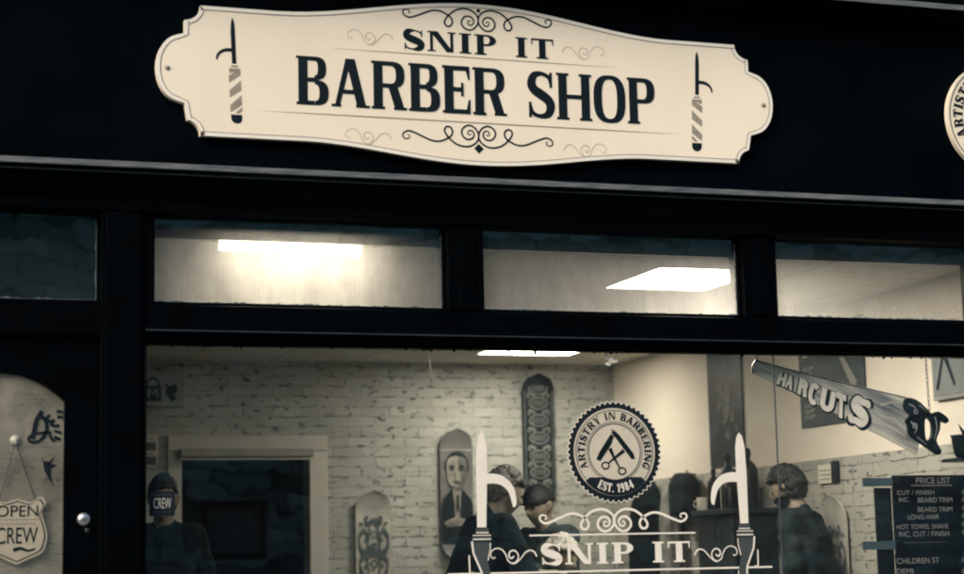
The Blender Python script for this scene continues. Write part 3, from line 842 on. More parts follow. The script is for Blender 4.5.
def window_razor(cx, mir, zt, label):
    rd = thing('razor_decal', (cx, -.003, 1.0), label, 'decal', 'razor decals on the window')
    X = lambda u: cx + mir * u; P = lambda q: [(X(u), v) for u, v in q]
    b = MB()
    place(b, pol(*P([(-.028, 1.470), (.016, 1.470), (.026, 1.72), (.026, 1.83), (.018, 1.880), (.004, zt), (-.013, 1.885), (-.024, 1.83), (-.028, 1.72)])), F)
    hk = spline(P([(.0, 1.688), (.06, 1.690), (.105, 1.676), (.140, 1.638), (.154, 1.580), (.150, 1.560)]), 6)
    n = len(hk); place(b, ribbon(hk, 0, ws=[.046 * (1 - .82 * (i / (n - 1)) ** 2.0) for i in range(n)]), F)
    b.build('razor_blade', VINYL, rd)
    RC = lambda a0, a1, c0, c1: rect(min(X(a0), X(a1)), c0, max(X(a0), X(a1)), c1)
    g = MB()
    place(g, RC(-.034, .026, 1.446, 1.466) + RC(-.052, .040, 1.408, 1.436), F)
    place(g, pol(*P([(-.050, 1.404), (.028, 1.404), (.030, 1.37), (.018, 1.32), (.034, 1.25), (.038, 1.14), (.022, 1.02), (-.022, 1.02), (-.006, 1.14), (-.010, 1.262), (-.046, 1.35)])), F)
    g.build('razor_handle', VINYLGREY, rd)
    f2 = fr_y(-.0052, .00006)
    o = MB()
    place(o, RC(-.034, .026, 1.4435, 1.4485) + RC(-.050, .036, 1.414, 1.4195) + RC(-.050, .036, 1.4325, 1.4365), f2)
    place(o, ribbon(P([(-.055, 1.408), (-.049, 1.355), (-.010, 1.265), (-.006, 1.14), (-.022, 1.03)]), .009) + ribbon(P([(-.070, 1.345), (-.068, 1.268), (-.050, 1.268)]), .007) + ribbon(P([(.033, 1.40), (.032, 1.37), (.020, 1.32)]), .005) + ribbon(P([(.036, 1.25), (.040, 1.14), (.024, 1.03)]), .005), f2)
    o.build('outline', VINYL, rd)
    t = MB(); place(t, pol(*P([(-.025, 1.015), (.025, 1.015)] + [(.0 + .025 * math.cos(a * math.pi / 10), .995 - .04 * math.sin(a * math.pi / 10)) for a in range(11)])), F); t.build('razor_end', VINYL, rd)


window_razor(2.842, 1, 1.915, 'white razor decal left of the window lettering, its hook curling right over the barber')
window_razor(4.152, -1, 1.903, 'white razor decal right of the window lettering, its hook curling left')

# small square CREW sticker at the left edge of the window
cs = thing('crew_sticker', (1.385, -.003, 1.535), 'black square CREW sticker on the glass beside the door post', 'sticker')
MB().box(1.330, 1.440, -.0045, -.002, 1.540, 1.645).build('backing', VINYLDARK, cs)
CW = paint('sticker_white', (.62, .58, .5), .5, .2)
addmesh(MB(), bfont('CREW', 1.386, 1.572, .045, fr_y(-.0056), .075, 'c')).build('lettering', CW, cs)
mb = MB().box(1.342, 1.428, -.0056, -.0050, 1.628, 1.632).box(1.350, 1.42, -.0056, -.0050, 1.555, 1.558); mb.build('fine_print', VINYLGREY, cs)

# remnants of tape on the glass
tp = MB(); rnd = random.Random(11)
for i in range(9):
    x = 3.50 + rnd.uniform(-.03, .035); z = RZ0 - .02 - rnd.uniform(0, .05); d = rnd.uniform(.006, .022)
    tp.poly([(x + d * rnd.uniform(.4, 1) * math.cos(a), -.0018 - i * .0001, z + d * .8 * rnd.uniform(.4, 1) * math.sin(a)) for a in [k * math.pi / 4 for k in range(8)]])
tag(tp.build('tape_scrap', VINYL), 'torn scrap of white tape at the top of the window pane', 'tape')
mb = place(MB(), ribbon(spline([(2.60, 2.27), (2.603, 2.22), (2.612, 2.17), (2.625, 2.12)], 4), .006, .001), fr_y(-.0016)); tag(mb.build('glass_scratch', paint('pale_scratch', (.4, .4, .37), .8, .1)), 'pale scratch running down from the top of the window glass', 'scratch')

# ------------------------------------------------------------------ door glass decals and the hanging OPEN sign
gd = thing('writing_decal', (.88, -.003, 1.85), 'black handwritten lettering decal in the upper corner of the door glass', 'decal')
F = fr_y(-.003)
mb = MB()
place(mb, ribbon(spline([(.875, 1.99), (.852, 1.95), (.842, 1.90), (.835, 1.87)], 5), .019) + ribbon(spline([(.86, 1.975), (.885, 1.955), (.895, 1.92), (.885, 1.885), (.86, 1.86), (.828, 1.858), (.82, 1.875), (.845, 1.893), (.915, 1.90)], 5), .018, .009), F)
for x, z in ((.905, 1.975), (.925, 1.955)):
    place(mb, ribbon(spline([(x, z), (x - .012, z - .02), (x + .004, z - .03), (x + .022, z - .026)], 4), .013), F)
place(mb, ribbon([(.935, 1.99), (.96, 1.985)], .012) + ribbon([(.937, 1.965), (.962, 1.962)], .012) + ribbon([(.925, 1.905), (.955, 1.898)], .012) + ribbon([(.925, 1.88), (.952, 1.868)], .013) + ribbon([(.905, 1.895), (.915, 1.87), (.93, 1.86)], .012), F)
mb.build('lettering', INK, gd)
bd = thing('bird_decal', (.9, -.003, 1.68), 'small black swallow-like decal below the handwriting on the door glass', 'decal')
mb = place(MB(), pol((.875, 1.80), (.885, 1.775), (.905, 1.775), (.932, 1.80), (.912, 1.765), (.938, 1.76), (.912, 1.745), (.915, 1.70), (.93, 1.665), (.905, 1.70), (.885, 1.74)), F); mb.build('silhouette', INK, bd)

os_ = thing('open_sign', (.775, -.02, 1.36), 'shield shaped OPEN CREW sign hanging on a cord against the door glass', 'sign')
SH = [(.0, 1.620), (.055, 1.605), (.095, 1.628), (.118, 1.600), (.100, 1.560), (.118, 1.50), (.124, 1.45), (.105, 1.395), (.06, 1.372), (.0, 1.345)]
SHP = spline([(.775 + u, v) for u, v in SH], 3) + [(.775 - u, v) for u, v in reversed(spline(SH, 3))][1:-1]
MB().prism(SHP, -.020, -.010).build('board', paint('cream_board', (.36, .325, .245), .5, .3, var=.1, scale=12), os_)
cxs = .775; cz_ = 1.49
SHI = [(cxs + (a - cxs) * .93, cz_ + (b - cz_) * .93) for a, b in SHP]; SHJ = [(cxs + (a - cxs) * .89, cz_ + (b - cz_) * .90) for a, b in SHP]
outline_band(SHI, SHJ, -.0215).build('border_line', INK, os_)
mb = addmesh(MB(), bfont('OPEN', .775, 1.545, .046, fr_y(-.0215), .17, 'c')); addmesh(mb, bfont('CREW', .775, 1.432, .068, fr_y(-.0215), .17, 'c')); mb.build('lettering', INK, os_)
mb = MB()
for i in range(11): mb.box(.70 + i * .014, .708 + i * .014, -.0218, -.0210, 1.512, 1.520)
mb.box(.668, .882, -.0218, -.0210, 1.532, 1.535); mb.build('fine_print', INKGREY, os_)
mb = place(MB(), ribbon(spline([(.76, 1.405), (.79, 1.412), (.82, 1.402), (.85, 1.41)], 4), .016, .006), fr_y(-.0217)); mb.build('razor_mark', INK, os_)
MB().tube([(.70, -.012, 1.608), (.764, -.018, 1.855)], .0022).tube([(.85, -.012, 1.612), (.766, -.018, 1.855)], .0022).build('cord', DARKSTEEL, os_)
hk = thing('suction_hook', (.765, -.006, 1.86), 'clear round suction hook holding the cord of the OPEN sign', 'hook')
MB().lathe((.765, -.001, 1.865), [(.024, 0), (.021, -.006), (.010, -.012), (.006, -.016)], 20, 'y').build('cup', paint('milky_plastic', (.32, .31, .26), .3, .5), hk, smooth=True)
MB().tube([(.765, -.014, 1.868), (.765, -.026, 1.862), (.765, -.028, 1.852), (.765, -.02, 1.848)], .003).build('hook_arm', STEEL, hk)

# ------------------------------------------------------------------ saw-shaped HAIR CUTS sign hung in the window
YS = .10
ss = thing('saw_sign', (4.8, YS, 1.85), 'saw shaped HAIR CUTS sign hanging on chains behind the window', 'sign')


def at(px, py, y):
    """a point of the place on the plane y seen at that spot of the photograph (used to read sizes off it)"""
    d = Matrix(RX) @ Vector((px - 482, 287 - py, -1916.77)); t = (y - CAMLOC.y) / d.y
    p = CAMLOC + d * t; return (p.x, p.z)


SA = lambda *pts: [at(a, b, YS) for a, b in pts]
BL = SA((755.5, 359.5), (790, 369), (830, 379), (870, 388.5), (906, 397), (922, 403), (922, 430), (917, 455), (900, 446), (870, 430), (840, 415.5), (800, 396), (770, 381), (752, 373), (752, 366))


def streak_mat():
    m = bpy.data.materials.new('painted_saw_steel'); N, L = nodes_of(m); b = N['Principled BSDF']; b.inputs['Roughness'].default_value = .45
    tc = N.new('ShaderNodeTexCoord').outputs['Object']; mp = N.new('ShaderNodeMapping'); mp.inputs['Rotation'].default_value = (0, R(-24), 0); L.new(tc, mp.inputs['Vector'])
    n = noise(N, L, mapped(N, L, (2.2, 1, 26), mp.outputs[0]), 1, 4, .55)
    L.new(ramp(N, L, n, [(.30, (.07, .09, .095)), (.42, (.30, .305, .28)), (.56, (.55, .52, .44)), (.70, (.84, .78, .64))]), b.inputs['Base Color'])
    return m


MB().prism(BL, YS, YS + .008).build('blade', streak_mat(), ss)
f1 = fr_y(YS - .001)
mb = MB()
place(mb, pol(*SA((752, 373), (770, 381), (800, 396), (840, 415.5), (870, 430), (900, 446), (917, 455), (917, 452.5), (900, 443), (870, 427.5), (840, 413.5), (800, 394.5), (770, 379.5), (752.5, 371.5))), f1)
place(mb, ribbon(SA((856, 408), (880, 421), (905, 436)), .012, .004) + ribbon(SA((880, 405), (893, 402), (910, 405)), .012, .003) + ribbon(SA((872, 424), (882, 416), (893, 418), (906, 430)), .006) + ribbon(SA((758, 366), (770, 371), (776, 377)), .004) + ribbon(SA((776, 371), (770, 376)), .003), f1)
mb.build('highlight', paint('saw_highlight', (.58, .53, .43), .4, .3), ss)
mb = MB(); 
place(mb, ribbon(SA((755.5, 360.5), (790, 370), (830, 380), (870, 389.5), (906, 398)), .007, .004) + ribbon(SA((756, 361), (752.5, 367), (753, 373)), .008), f1); mb.build('dark_edge', VINYLDARK, ss)


def saw_word(txt, base, tops, mat, name, dy, grow, offx, offz):
    """fat sign-writer's capitals stepping down the blade; base / tops are photo-measured corners of each letter"""
    mb = MB(); k0 = 0
    for c, (bl, br, tl) in zip(txt, base):
        (x0, z0), (x1, z1), (x2, z2) = at(*bl, YS), at(*br, YS), at(*tl, YS)
        for kd, qs in glyph(c, 1.0, .36 + grow, .25 + grow, 0, .14):
            for q in qs:
                P = []
                for u, v in q:
                    u2 = u; v2 = v
                    P.append((x0 + (x1 - x0) * u2 + (x2 - x0) * v2 + offx, YS - dy - (k0 % 10) * .0001, z0 + (z1 - z0) * u2 + (z2 - z0) * v2 + offz))
                mb.poly(P)
            k0 += 1
    return mb.build(name, mat, ss)


LET = [((776, 384), (784, 387), (779.5, 371)), ((784.5, 387), (791.5, 391), (787, 373.5)), ((792.5, 391), (796, 393), (795.5, 376)), ((796.5, 393.5), (806, 398), (799.5, 377.5)),
       ((806, 402), (817, 407), (810, 381)), ((818, 408), (832, 414), (822, 387)), ((835, 416), (845, 420), (836, 391.5)), ((846, 420.5), (865, 428), (853, 395))]
LET2 = [((a[0] - 1.2, a[1] + 1), (b[0] + 1.2, b[1] + 1), (c[0] - 1.2, c[1] - 1)) for a, b, c in LET]
saw_word('HAIRCUTS', LET2, None, VINYLDARK, 'letter_shadow', .0022, .13, .004, -.004)
saw_word('HAIRCUTS', LET, None, paint('saw_letter_cream', (.84, .78, .65), .5, .2), 'lettering', .0042, 0, 0, 0)
# carved handle: a closed loop round the grip hole, with horns
HL = [(905, 399), (915, 400), (925, 408), (931, 414), (938, 412), (947.5, 419), (946, 423), (940, 421), (939, 430), (935.5, 441), (940.5, 451), (937.5, 454.5), (929, 449), (922, 444), (915, 440), (908, 434), (907, 426), (905, 421), (909, 415), (903, 408)]
HO = [(924.5, 419), (930, 420), (932, 428), (931, 438), (926, 441), (924, 432)]
o = spline(SA(*HL), 3, True); h = spline(SA(*HO), 4, True)
cu = bpy.data.curves.new('handle_outline', 'CURVE'); cu.dimensions = '2D'; cu.fill_mode = 'BOTH'; cu.extrude = .009; cu.bevel_depth = .002
for P in (o, h):
    sp_ = cu.splines.new('POLY'); sp_.points.add(len(P) - 1); sp_.use_cyclic_u = True
    for pt_, (a, b) in zip(sp_.points, P): pt_.co = (a, b, 0, 1)
ob = bpy.data.objects.new('t', cu); COL.objects.link(ob)
me = bpy.data.meshes.new_from_object(ob.evaluated_get(bpy.context.evaluated_depsgraph_get()))
mb = MB(); mb.v = [(v.co.x, YS + .003 + v.co.z, v.co.y) for v in me.vertices]; mb.f = [list(p.vertices) for p in me.polygons]
bpy.data.objects.remove(ob); bpy.data.curves.remove(cu); bpy.data.meshes.remove(me)
hd = mb.build('handle', paint('black_handle', (.006, .010, .013), .35, .4, var=.4, scale=30), ss)
mb = MB(); f2 = fr_y(YS - .009)
for P, w in (([(908, 404), (914, 408), (913, 414)], .008), ([(910, 422), (916, 428), (913, 434)], .008), ([(934, 417), (936, 428), (933, 440)], .007), ([(918, 405), (926, 412)], .005), ([(916, 437), (926, 445)], .005)):
    place(mb, ribbon(spline(SA(*P), 5), w, w * .3), f2)
place(mb, ring(*at(915, 412, YS), .012, .012, .005, .005) + ring(*at(914, 426, YS), .014, .014, .006, .006), f2)
mb.build('carving', paint('handle_carving', (.34, .36, .34), .4, .4), hd)


def chain(x0, z0, x1, z1, y, parent):
    n = max(2, int(abs(z1 - z0) / .022)); mb = MB()
    for i in range(n):
        t = (i + .5) / n; cx, cz = x0 + (x1 - x0) * t, z0 + (z1 - z0) * t
        P = []
        for k in range(11):
            a = 2 * math.pi * k / 10
            P.append((cx + (.006 * math.cos(a) if i % 2 else 0), y + (0 if i % 2 else .006 * math.cos(a)), cz + .014 * math.sin(a)))
        mb.tube(P, .0016, 5)
    return mb.build('chain', DARKSTEEL, parent)


a = at(757, 361, YS); chain(a[0], a[1] - .006, a[0] + .004, 2.3, YS + .004, ss)
a = at(930, 413, YS); chain(a[0], a[1] - .006, a[0] - .005, 2.3, YS + .004, ss)

# ------------------------------------------------------------------ price list board
YP = .05
pb = thing('price_board', (5.25, YP, .95), 'black PRICE LIST board with small white lettering in the window corner', 'price board')
x0, z1 = at(893, 475.5, YP); 
MB().box(x0, 5.47, YP, YP + .02, 1.0, z1).build('panel', paint('black_panel', (.004, .006, .008), .4, .2, var=.3), pb)
f = fr_y(YP - .001); mb = MB()
for txt, (l, tp_), (r_, bt) in (('PRICE LIST', (916, 477), (950, 483.5)), ('CUT / FINISH', (897, 490), (934, 495)), ('INC.', (899, 497), (909, 502)), ('BEARD TRIM', (918, 497), (952, 502.5)), ('BEARD TRIM', (918, 506.5), (952, 512)),
                                ('LONG HAIR', (908, 514), (939, 519.5)), ('HOT TOWEL SHAVE', (897, 523.5), (948, 529.5)), ('INC. CUT / FINISH', (899, 530.5), (949, 537)), ('CHILDREN ST', (897, 557), (939, 564)), ('DEMI', (897, 568), (913, 574))):
    a, b = at(l, bt, YP), at(r_, tp_, YP); addmesh(mb, bfont(txt, a[0], a[1], (b[1] - a[1]) * .92, f, b[0] - a[0]))
for y in (494, 501.5, 510, 517.5, 526, 534, 562, 573):
    a = at(962, y, YP); addmesh(mb, bfont('\u00a3', a[0], a[1], .022, f, .014))
mb.build('lettering', paint('price_lettering', (.25, .25, .23), .6, .2), pb)
mb = MB()
for (l, t_), (r_, b_) in (((911, 485.0), (952, 486.0)), ((904, 542), (946, 543))):
    a, b = at(l, b_, YP), at(r_, t_, YP); mb.box(a[0], b[0], YP - .0016, YP - .0006, a[1], b[1])
mb.build('ruled_line', INKGREY, pb)
TEAL = paint('slate_bracket', (.045, .075, .085), .5, .3, var=.2)
for y0_, y1_, xl in ((478, 486.5, 864), (541, 550, 864)):
    a, b = at(xl, y1_, YP), at(893, y0_, YP); MB().box(a[0], x0 - .002, YP + .004, YP + .016, a[1], b[1]).build('bracket', TEAL, pb)
a = at(881, 574, YP); MB().box(a[0], x0 - .006, YP + .017, YP + .03, 1.0, z1 - .06).build('bracket_plate', DARK, pb)

# ------------------------------------------------------------------ back wall: doorway, boards, sign box, notice
dw = thing('back_doorway', (2.8, BK, FZ), 'cream framed doorway to a dark room with a blind cassette over it', 'doorway')
mb = MB().box(3.268, 3.40, BK - .022, BK - .001, FZ, 2.13).box(2.26, 2.357, BK - .022, BK - .001, FZ, 2.13).box(2.26, 3.40, BK - .024, BK - .001, 2.135, 2.24); mb.build('frame', WOODWHITE, dw, bevel=.004)
mb = MB().box(2.33, 3.285, BK - .10, BK - .03, 2.085, 2.145); mb.build('blind_cassette', paint('grey_cassette', (.33, .33, .30), .4, .3), dw, bevel=.012)
MB().box(2.33, 3.285, BK - .085, BK - .04, 2.066, 2.078).build('blind_bar', WOODWHITE, dw, bevel=.004)


def deck(name, label, ax, c, zb, zt, wid, base, n=14, group='skateboard decks hung on the walls'):
    """skateboard deck hung flat on a wall: round ends, kicked nose and tail"""
    t = thing(name, c, label, 'skateboard', group)
    L_ = zt - zb; r = wid / 2
    rows = []
    for i in range(29):
        v = i / 28; z = zb + L_ * v
        d = min(z - zb, zt - z); hwid = r if d >= r else math.sqrt(max(0, r * r - (r - d) ** 2))
        hwid = max(hwid, .004)
        k = max(0, .17 - d) / .17
        rows.append((z, hwid, .018 + .045 * k * k))
    mb = MB(); nr = len(rows); ww = 9
    P = lambda u, z, off: ((c[0] + u, BK - off, z) if ax == 'y' else (SL - .006 - off, c[1] + u, z))
    for off in (0, .011):
        for z, hwid, dd in rows:
            for j in range(ww):
                u = -1 + 2 * j / (ww - 1); mb.v.append(P(u * hwid, z, dd + off + .006 * u * u))
    fidx = lambda s, i, j: s * nr * ww + i * ww + j
    for s in (0, 1):
        for i in range(nr - 1):
            for j in range(ww - 1): mb.f.append([fidx(s, i, j), fidx(s, i, j + 1), fidx(s, i + 1, j + 1), fidx(s, i + 1, j)])
    for i in range(nr - 1):
        for j in (0, ww - 1): mb.f.append([fidx(0, i, j), fidx(0, i + 1, j), fidx(1, i + 1, j), fidx(1, i, j)])
    for j in range(ww - 1):
        for i in (0, nr - 1): mb.f.append([fidx(0, i, j), fidx(0, i, j + 1), fidx(1, i, j + 1), fidx(1, i, j)])
    mb.build('deck', base, t)
    f = (lambda u, v, k: (c[0] + u * r, BK - .0385 - k * .0002, zb + v * L_)) if ax == 'y' else (lambda u, v, k: (SL - .0445 - k * .0002, c[1] + u * r, zb + v * L_))
    return t, f, L_ / r


DK1 = paint('grey_deck', (.46, .455, .40), .4, .3, var=.2, scale=8)
DK2 = paint('black_deck', (.012, .020, .024), .4, .3, var=.3, scale=8)
ART = paint('deck_art_grey', (.085, .105, .11), .5, .3, var=.3, scale=14)
ARTL = paint('deck_art_pale', (.36, .35, .30), .5, .3, var=.3, scale=14)


def crest(f, mb, v0, v1, s=1.0):
    """a baroque crest: paired scrolls, leaves and a shield"""
    H = v1 - v0; q = []
    for sx in (-1, 1):
        q += ribbon(spline([(sx * .05, .02), (sx * .5, .10), (sx * .72, .3), (sx * .45, .42), (sx * .3, .3), (sx * .5, .26)], 5), .13, .05)
        q += ribbon(spline([(sx * .1, .46), (sx * .6, .48), (sx * .75, .68), (sx * .5, .8), (sx * .32, .7), (sx * .48, .64)], 5), .12, .05)
        q += ribbon(spline([(sx * .02, .96), (sx * .3, .9), (sx * .42, .98), (sx * .25, 1.0)], 5), .10, .04)
        q += ribbon(spline([(sx * .28, .12), (sx * .32, .5), (sx * .2, .85)], 5), .06, .09)
        q += pol((sx * .55, .5), (sx * .82, .55), (sx * .66, .6)) + pol((sx * .52, .84), (sx * .76, .92), (sx * .58, .93))
    q += ring(0, .52, .24, .10, .08, .035) + ring(0, .30, .2, .07, .08, .03) + ring(0, .74, .18, .06, .07, .025) + pol((-.10, .42), (.10, .42), (.06, .60), (-.06, .60))
    return place(mb, [(k_, [[(u * s, v0 + v * H) for u, v in p] for p in qs]) for k_, qs in q], f)


t, f, _ = deck('skateboard', 'grey skateboard deck with dark ornate crest beside the back doorway', 'y', (3.728, BK, .90), .90, 1.845, .262, DK1)
crest(f, MB(), .30, .80, 1.1).build('graphic', ART, t)
t, f, _ = deck('skateboard', 'tall black skateboard deck with stacked pale plaques high on the back wall', 'y', (5.007, BK, 1.745), 1.745, 2.70, .252, DK2)
mb = MB()
q = []
for v in (.10, .235, .36, .50, .635, .77, .885):
    hh_ = .05
    q += ring(0, v, .62, hh_, .10, .012)
    for k in range(5): q += rect(-.40 + k * .17, v - .024, -.40 + k * .17 + .09, v + .024)
    for sx in (-1, 1): q += ribbon(spline([(sx * .2, v + .055), (sx * .55, v + .075), (sx * .72, v + .055), (sx * .5, v + .045)], 4), .03, .012)
q += ribbon([(-.86, .14), (-.86, .86)], .05) + ribbon([(.86, .14), (.86, .86)], .05)
place(mb, q, f).build('graphic', paint('deck_art_plaque', (.16, .17, .16), .5, .3, var=.4, scale=14), t)
# portrait deck: a plain generic man in a suit
t, f, _ = deck('skateboard', 'skateboard deck printed with a man in a dark suit, left of the white razor', 'y', (4.36, BK, 1.34), 1.34, 2.29, .250, paint('portrait_deck', (.15, .155, .145), .4, .3, var=.3, scale=6))
mb = place(MB(), pol((-.97, .12), (.97, .12), (.97, .40), (.85, .46), (.40, .53), (-.40, .53), (-.85, .46), (-.97, .40)), f)
place(mb, pol(*[(.02 + .74 * math.cos(a * math.pi / 12), .715 + .11 * math.sin(a * math.pi / 12)) for a in range(24)]), f); mb.build('printed_suit', VINYLDARK, t)
f2 = lambda u, v, k: (lambda p: (p[0], p[1] - .004, p[2]))(f(u * 1.36, .665 + (v - .70) * (1.36 if v > .42 else .95), k))
FACE = [(-.45, .74), (-.44, .69), (-.36, .64), (-.20, .605), (0, .595), (.20, .605), (.36, .64), (.44, .69), (.45, .74), (.38, .775), (.18, .79), (-.18, .79), (-.38, .775)]
mb = place(MB(), pol((-.22, .62), (.22, .62), (.16, .56), (.10, .44), (-.10, .44), (-.16, .56)) + pol(*spline(FACE, 3, True)) + pol((-.62, .30), (-.1, .345), (.30, .33), (.45, .30), (.2, .275), (-.45, .265)), f2); mb.build('printed_skin', paint('print_pale', (.25, .245, .21), .5, .2, var=.3, scale=30), t)
f3 = lambda u, v, k: (lambda p: (p[0], p[1] - .008, p[2]))(f(u * 1.36, .665 + (v - .70) * (1.36 if v > .42 else .95), k))
mb = place(MB(), pol(*spline([(.10, .79), (.38, .775), (.45, .74), (.44, .69), (.36, .64), (.20, .605), (.05, .597), (.12, .64), (.20, .66), (.16, .70), (.10, .72)], 3, True)) + pol((-.38, .715), (-.10, .712), (-.12, .730), (-.34, .733)) + pol((-.09, .72), (-.02, .668), (-.14, .664)) + pol((-.30, .63), (-.16, .607), (.1, .60), (.05, .617), (-.12, .622)) + pol((-.5, .295), (.2, .32), (.2, .315), (-.5, .288)) + pol((-.4, .28), (.2, .298), (.2, .293), (-.4, .273)), f3); mb.build('printed_shade', paint('print_mid', (.11, .115, .105), .5, .2, var=.4, scale=30), t)
f4 = lambda u, v, k: (lambda p: (p[0], p[1] - .012, p[2]))(f(u * 1.36, .665 + (v - .70) * (1.36 if v > .42 else .95), k))
mb = place(MB(), pol((-.04, .575), (.06, .575), (.07, .46), (.01, .42), (-.06, .46)) + pol((-.34, .728), (-.12, .726), (-.10, .735), (-.24, .741), (-.36, .737)) + pol((.10, .726), (.32, .728), (.34, .737), (.22, .741), (.09, .735)) + pol((-.30, .712), (-.16, .710), (-.18, .719), (-.27, .720)) + pol((.14, .710), (.28, .712), (.26, .720), (.17, .719)) + pol((-.16, .643), (.14, .643), (.10, .650), (-.10, .651)), f4); mb.build('printed_detail', VINYLDARK, t)
mb = place(MB(), pol((-.95, .83), (.95, .83), (.93, .84), (-.93, .84)) , f); mb.build('printed_band', ARTL, t)
t, f, _ = deck('skateboard', 'grey skateboard deck with crest on the right wall behind the man in patterned jacket', 'x', (SL, 1.69, .72), .72, 1.665, .262, DK1)
crest(f, MB(), .30, .80, 1.1).build('graphic', ART, t)

# emblem box and notice on the back wall
lb = thing('emblem_box', (2.22, BK - .1, 2.43), 'pale wall box sign with an M padlock emblem high at the left', 'sign')
MB().box(2.07, 2.362, BK - .10, BK - .001, 2.435, 2.685).build('case', paint('grey_case', (.33, .34, .31), .5, .3, var=.1), lb, bevel=.005)
f = fr_y(BK - .1012)
mb = place(MB(), rect(2.085, 2.47, 2.20, 2.58) + ring(2.142, 2.58, .05, .06, .016, .016, 0, 180), f)
place(mb, pol((2.22, 2.60), (2.26, 2.575), (2.30, 2.60), (2.315, 2.55), (2.29, 2.52), (2.31, 2.49), (2.27, 2.465), (2.25, 2.50), (2.225, 2.53), (2.24, 2.56)), f); mb.build('emblem', VINYLDARK, lb)
addmesh(MB(), bfont('M', 2.143, 2.495, .06, fr_y(BK - .1035), .07, 'c')).build('letter', ARTL, lb)
nt = thing('notice', (2.13, BK - .01, 2.03), 'narrow white notice with two small pictures left of the doorway', 'notice')
MB().box(2.07, 2.195, BK - .008, BK - .001, 2.02, 2.245).build('sheet', PAPER, nt)
mb = MB().box(2.09, 2.18, BK - .011, BK - .009, 2.135, 2.195).box(2.09, 2.18, BK - .011, BK - .009, 2.035, 2.095)
for z in (2.21, 2.22, 2.105, 2.115): mb.box(2.10, 2.165, BK - .011, BK - .009, z, z + .004)
mb.build('picture', ART, nt)

# ------------------------------------------------------------------ right wall: posters, frame, calendar, cabinet and so on
def poster(y0, y1, z0, z1, label, mat):
    t = thing('poster', (SL, (y0 + y1) / 2, z0), label, 'poster')
    MB().box(SL - .014, SL - .002, y0, y1, z0, z1).build('sheet', mat, t)
    return t


PST = paint('slate_poster', (.018, .028, .033), .5, .3, var=.4, scale=3)
t = poster(2.87, 3.37, 1.91, 2.70, 'dark poster with a pale blurred figure, further from the street of the two wall posters', PST)
mb = MB(); rnd = random.Random(5); q = []
for i in range(26):
    v = rnd.random(); c = 3.11 + rnd.gauss(0, .055); z = 2.10 + .46 * v; d = rnd.uniform(.018, .05)
    q += pol(*[(c + d * rnd.uniform(.5, 1) * math.cos(k * math.pi / 4), z + d * 1.2 * rnd.uniform(.5, 1) * math.sin(k * math.pi / 4)) for k in range(8)])
place(mb, q, fr_x(SL - .015)).build('printed_figure', paint('poster_print', (.15, .15, .135), .6, .2, var=.5, scale=12), t)
t = poster(1.315, 2.085, 2.08, 2.68, 'large slate grey price poster with pale lettering behind the saw sign', paint('slate_poster_grey', (.042, .056, .062), .5, .3, var=.3, scale=3))


def fr_right(x):                                    # reading direction on that wall runs towards the street, i.e. falling y
    return lambda u, v, k: (x, u, v)


mb = MB()
def wall_text(txt, y_left, z, h, wid):
    v, fc = bfont(txt, 0, z, h, lambda u, w_, k: (SL - .0155, y_left - u, w_), wid); addmesh(mb, (v, fc))
wall_text('BARBER', 2.03, 2.50, .085, .46)
for z, wd_ in ((2.42, .12), (2.385, .10), (2.20, .14), (2.165, .12), (2.13, .13)): wall_text('CUT', 2.03, z, .02, wd_)
wall_text('10', 1.90, 2.30, .05, .08)
mb.build('lettering', paint('poster_lettering', (.62, .58, .5), .6, .2), t)
mb = place(MB(), ribbon([(1.66, 2.60), (1.56, 2.45), (1.42, 2.28)], .022, .065), lambda u, v, k: (SL - .0155, u, v)); mb.build('printed_pole', paint('poster_pole', (.26, .26, .235), .6, .2), t)
fp = thing('framed_panel', (SL, .45, 2.1), 'pale framed panel with a dark open razor mark in the top right corner', 'picture')
MB().box(SL - .03, SL - .003, .25, .585, 2.115, 2.45).build('frame', paint('pale_frame', (.30, .31, .29), .5, .3), fp, bevel=.004)
MB().box(SL - .034, SL - .0305, .27, .565, 2.135, 2.43).build('panel', paint('pale_panel', (.20, .225, .22), .5, .3, var=.1), fp)
mb = place(MB(), ribbon([(.53, 2.17), (.455, 2.36)], .03, .02) + ribbon([(.455, 2.37), (.36, 2.18)], .035, .02), lambda u, v, k: (SL - .0355 - k * .0002, u, v)); mb.build('razor_mark', VINYLDARK, fp)
cl = thing('calendar', (SL, 1.78, 1.72), 'small white wall calendar with a dark flap above the right-hand skateboard', 'calendar')
MB().box(SL - .018, SL - .009, 1.735, 1.90, 1.735, 1.845).build('page', PAPER, cl)
MB().box(SL - .024, SL - .009, 1.655, 1.733, 1.735, 1.86).build('flap', DARK, cl)
mb = MB()
for i in range(3): mb.box(SL - .0195, SL - .0183, 1.75, 1.885, 1.755 + i * .026, 1.763 + i * .026)
mb.build('printed_rows', INKGREY, cl)

cb = thing('wall_cabinet', (SL - .15, 2.75, .9), 'dark wall cabinet with a shelf top behind the right razor decal', 'cabinet')
MB().box(SL - .30, SL - .007, 2.46, 2.98, .88, 1.58).build('carcass', DARK, cb, bevel=.006)
MB().box(SL - .34, SL - .007, 2.42, 3.02, 1.582, 1.615).build('shelf_top', paint('dark_shelf', (.010, .016, .019), .4, .3), cb, bevel=.004)
for y0, y1 in ((2.47, 2.715), (2.725, 2.97)): MB().box(SL - .314, SL - .301, y0, y1, .9, 1.56).build('cabinet_door', GREYCLOTH if y0 < 2.5 else DARK, cb, bevel=.004)


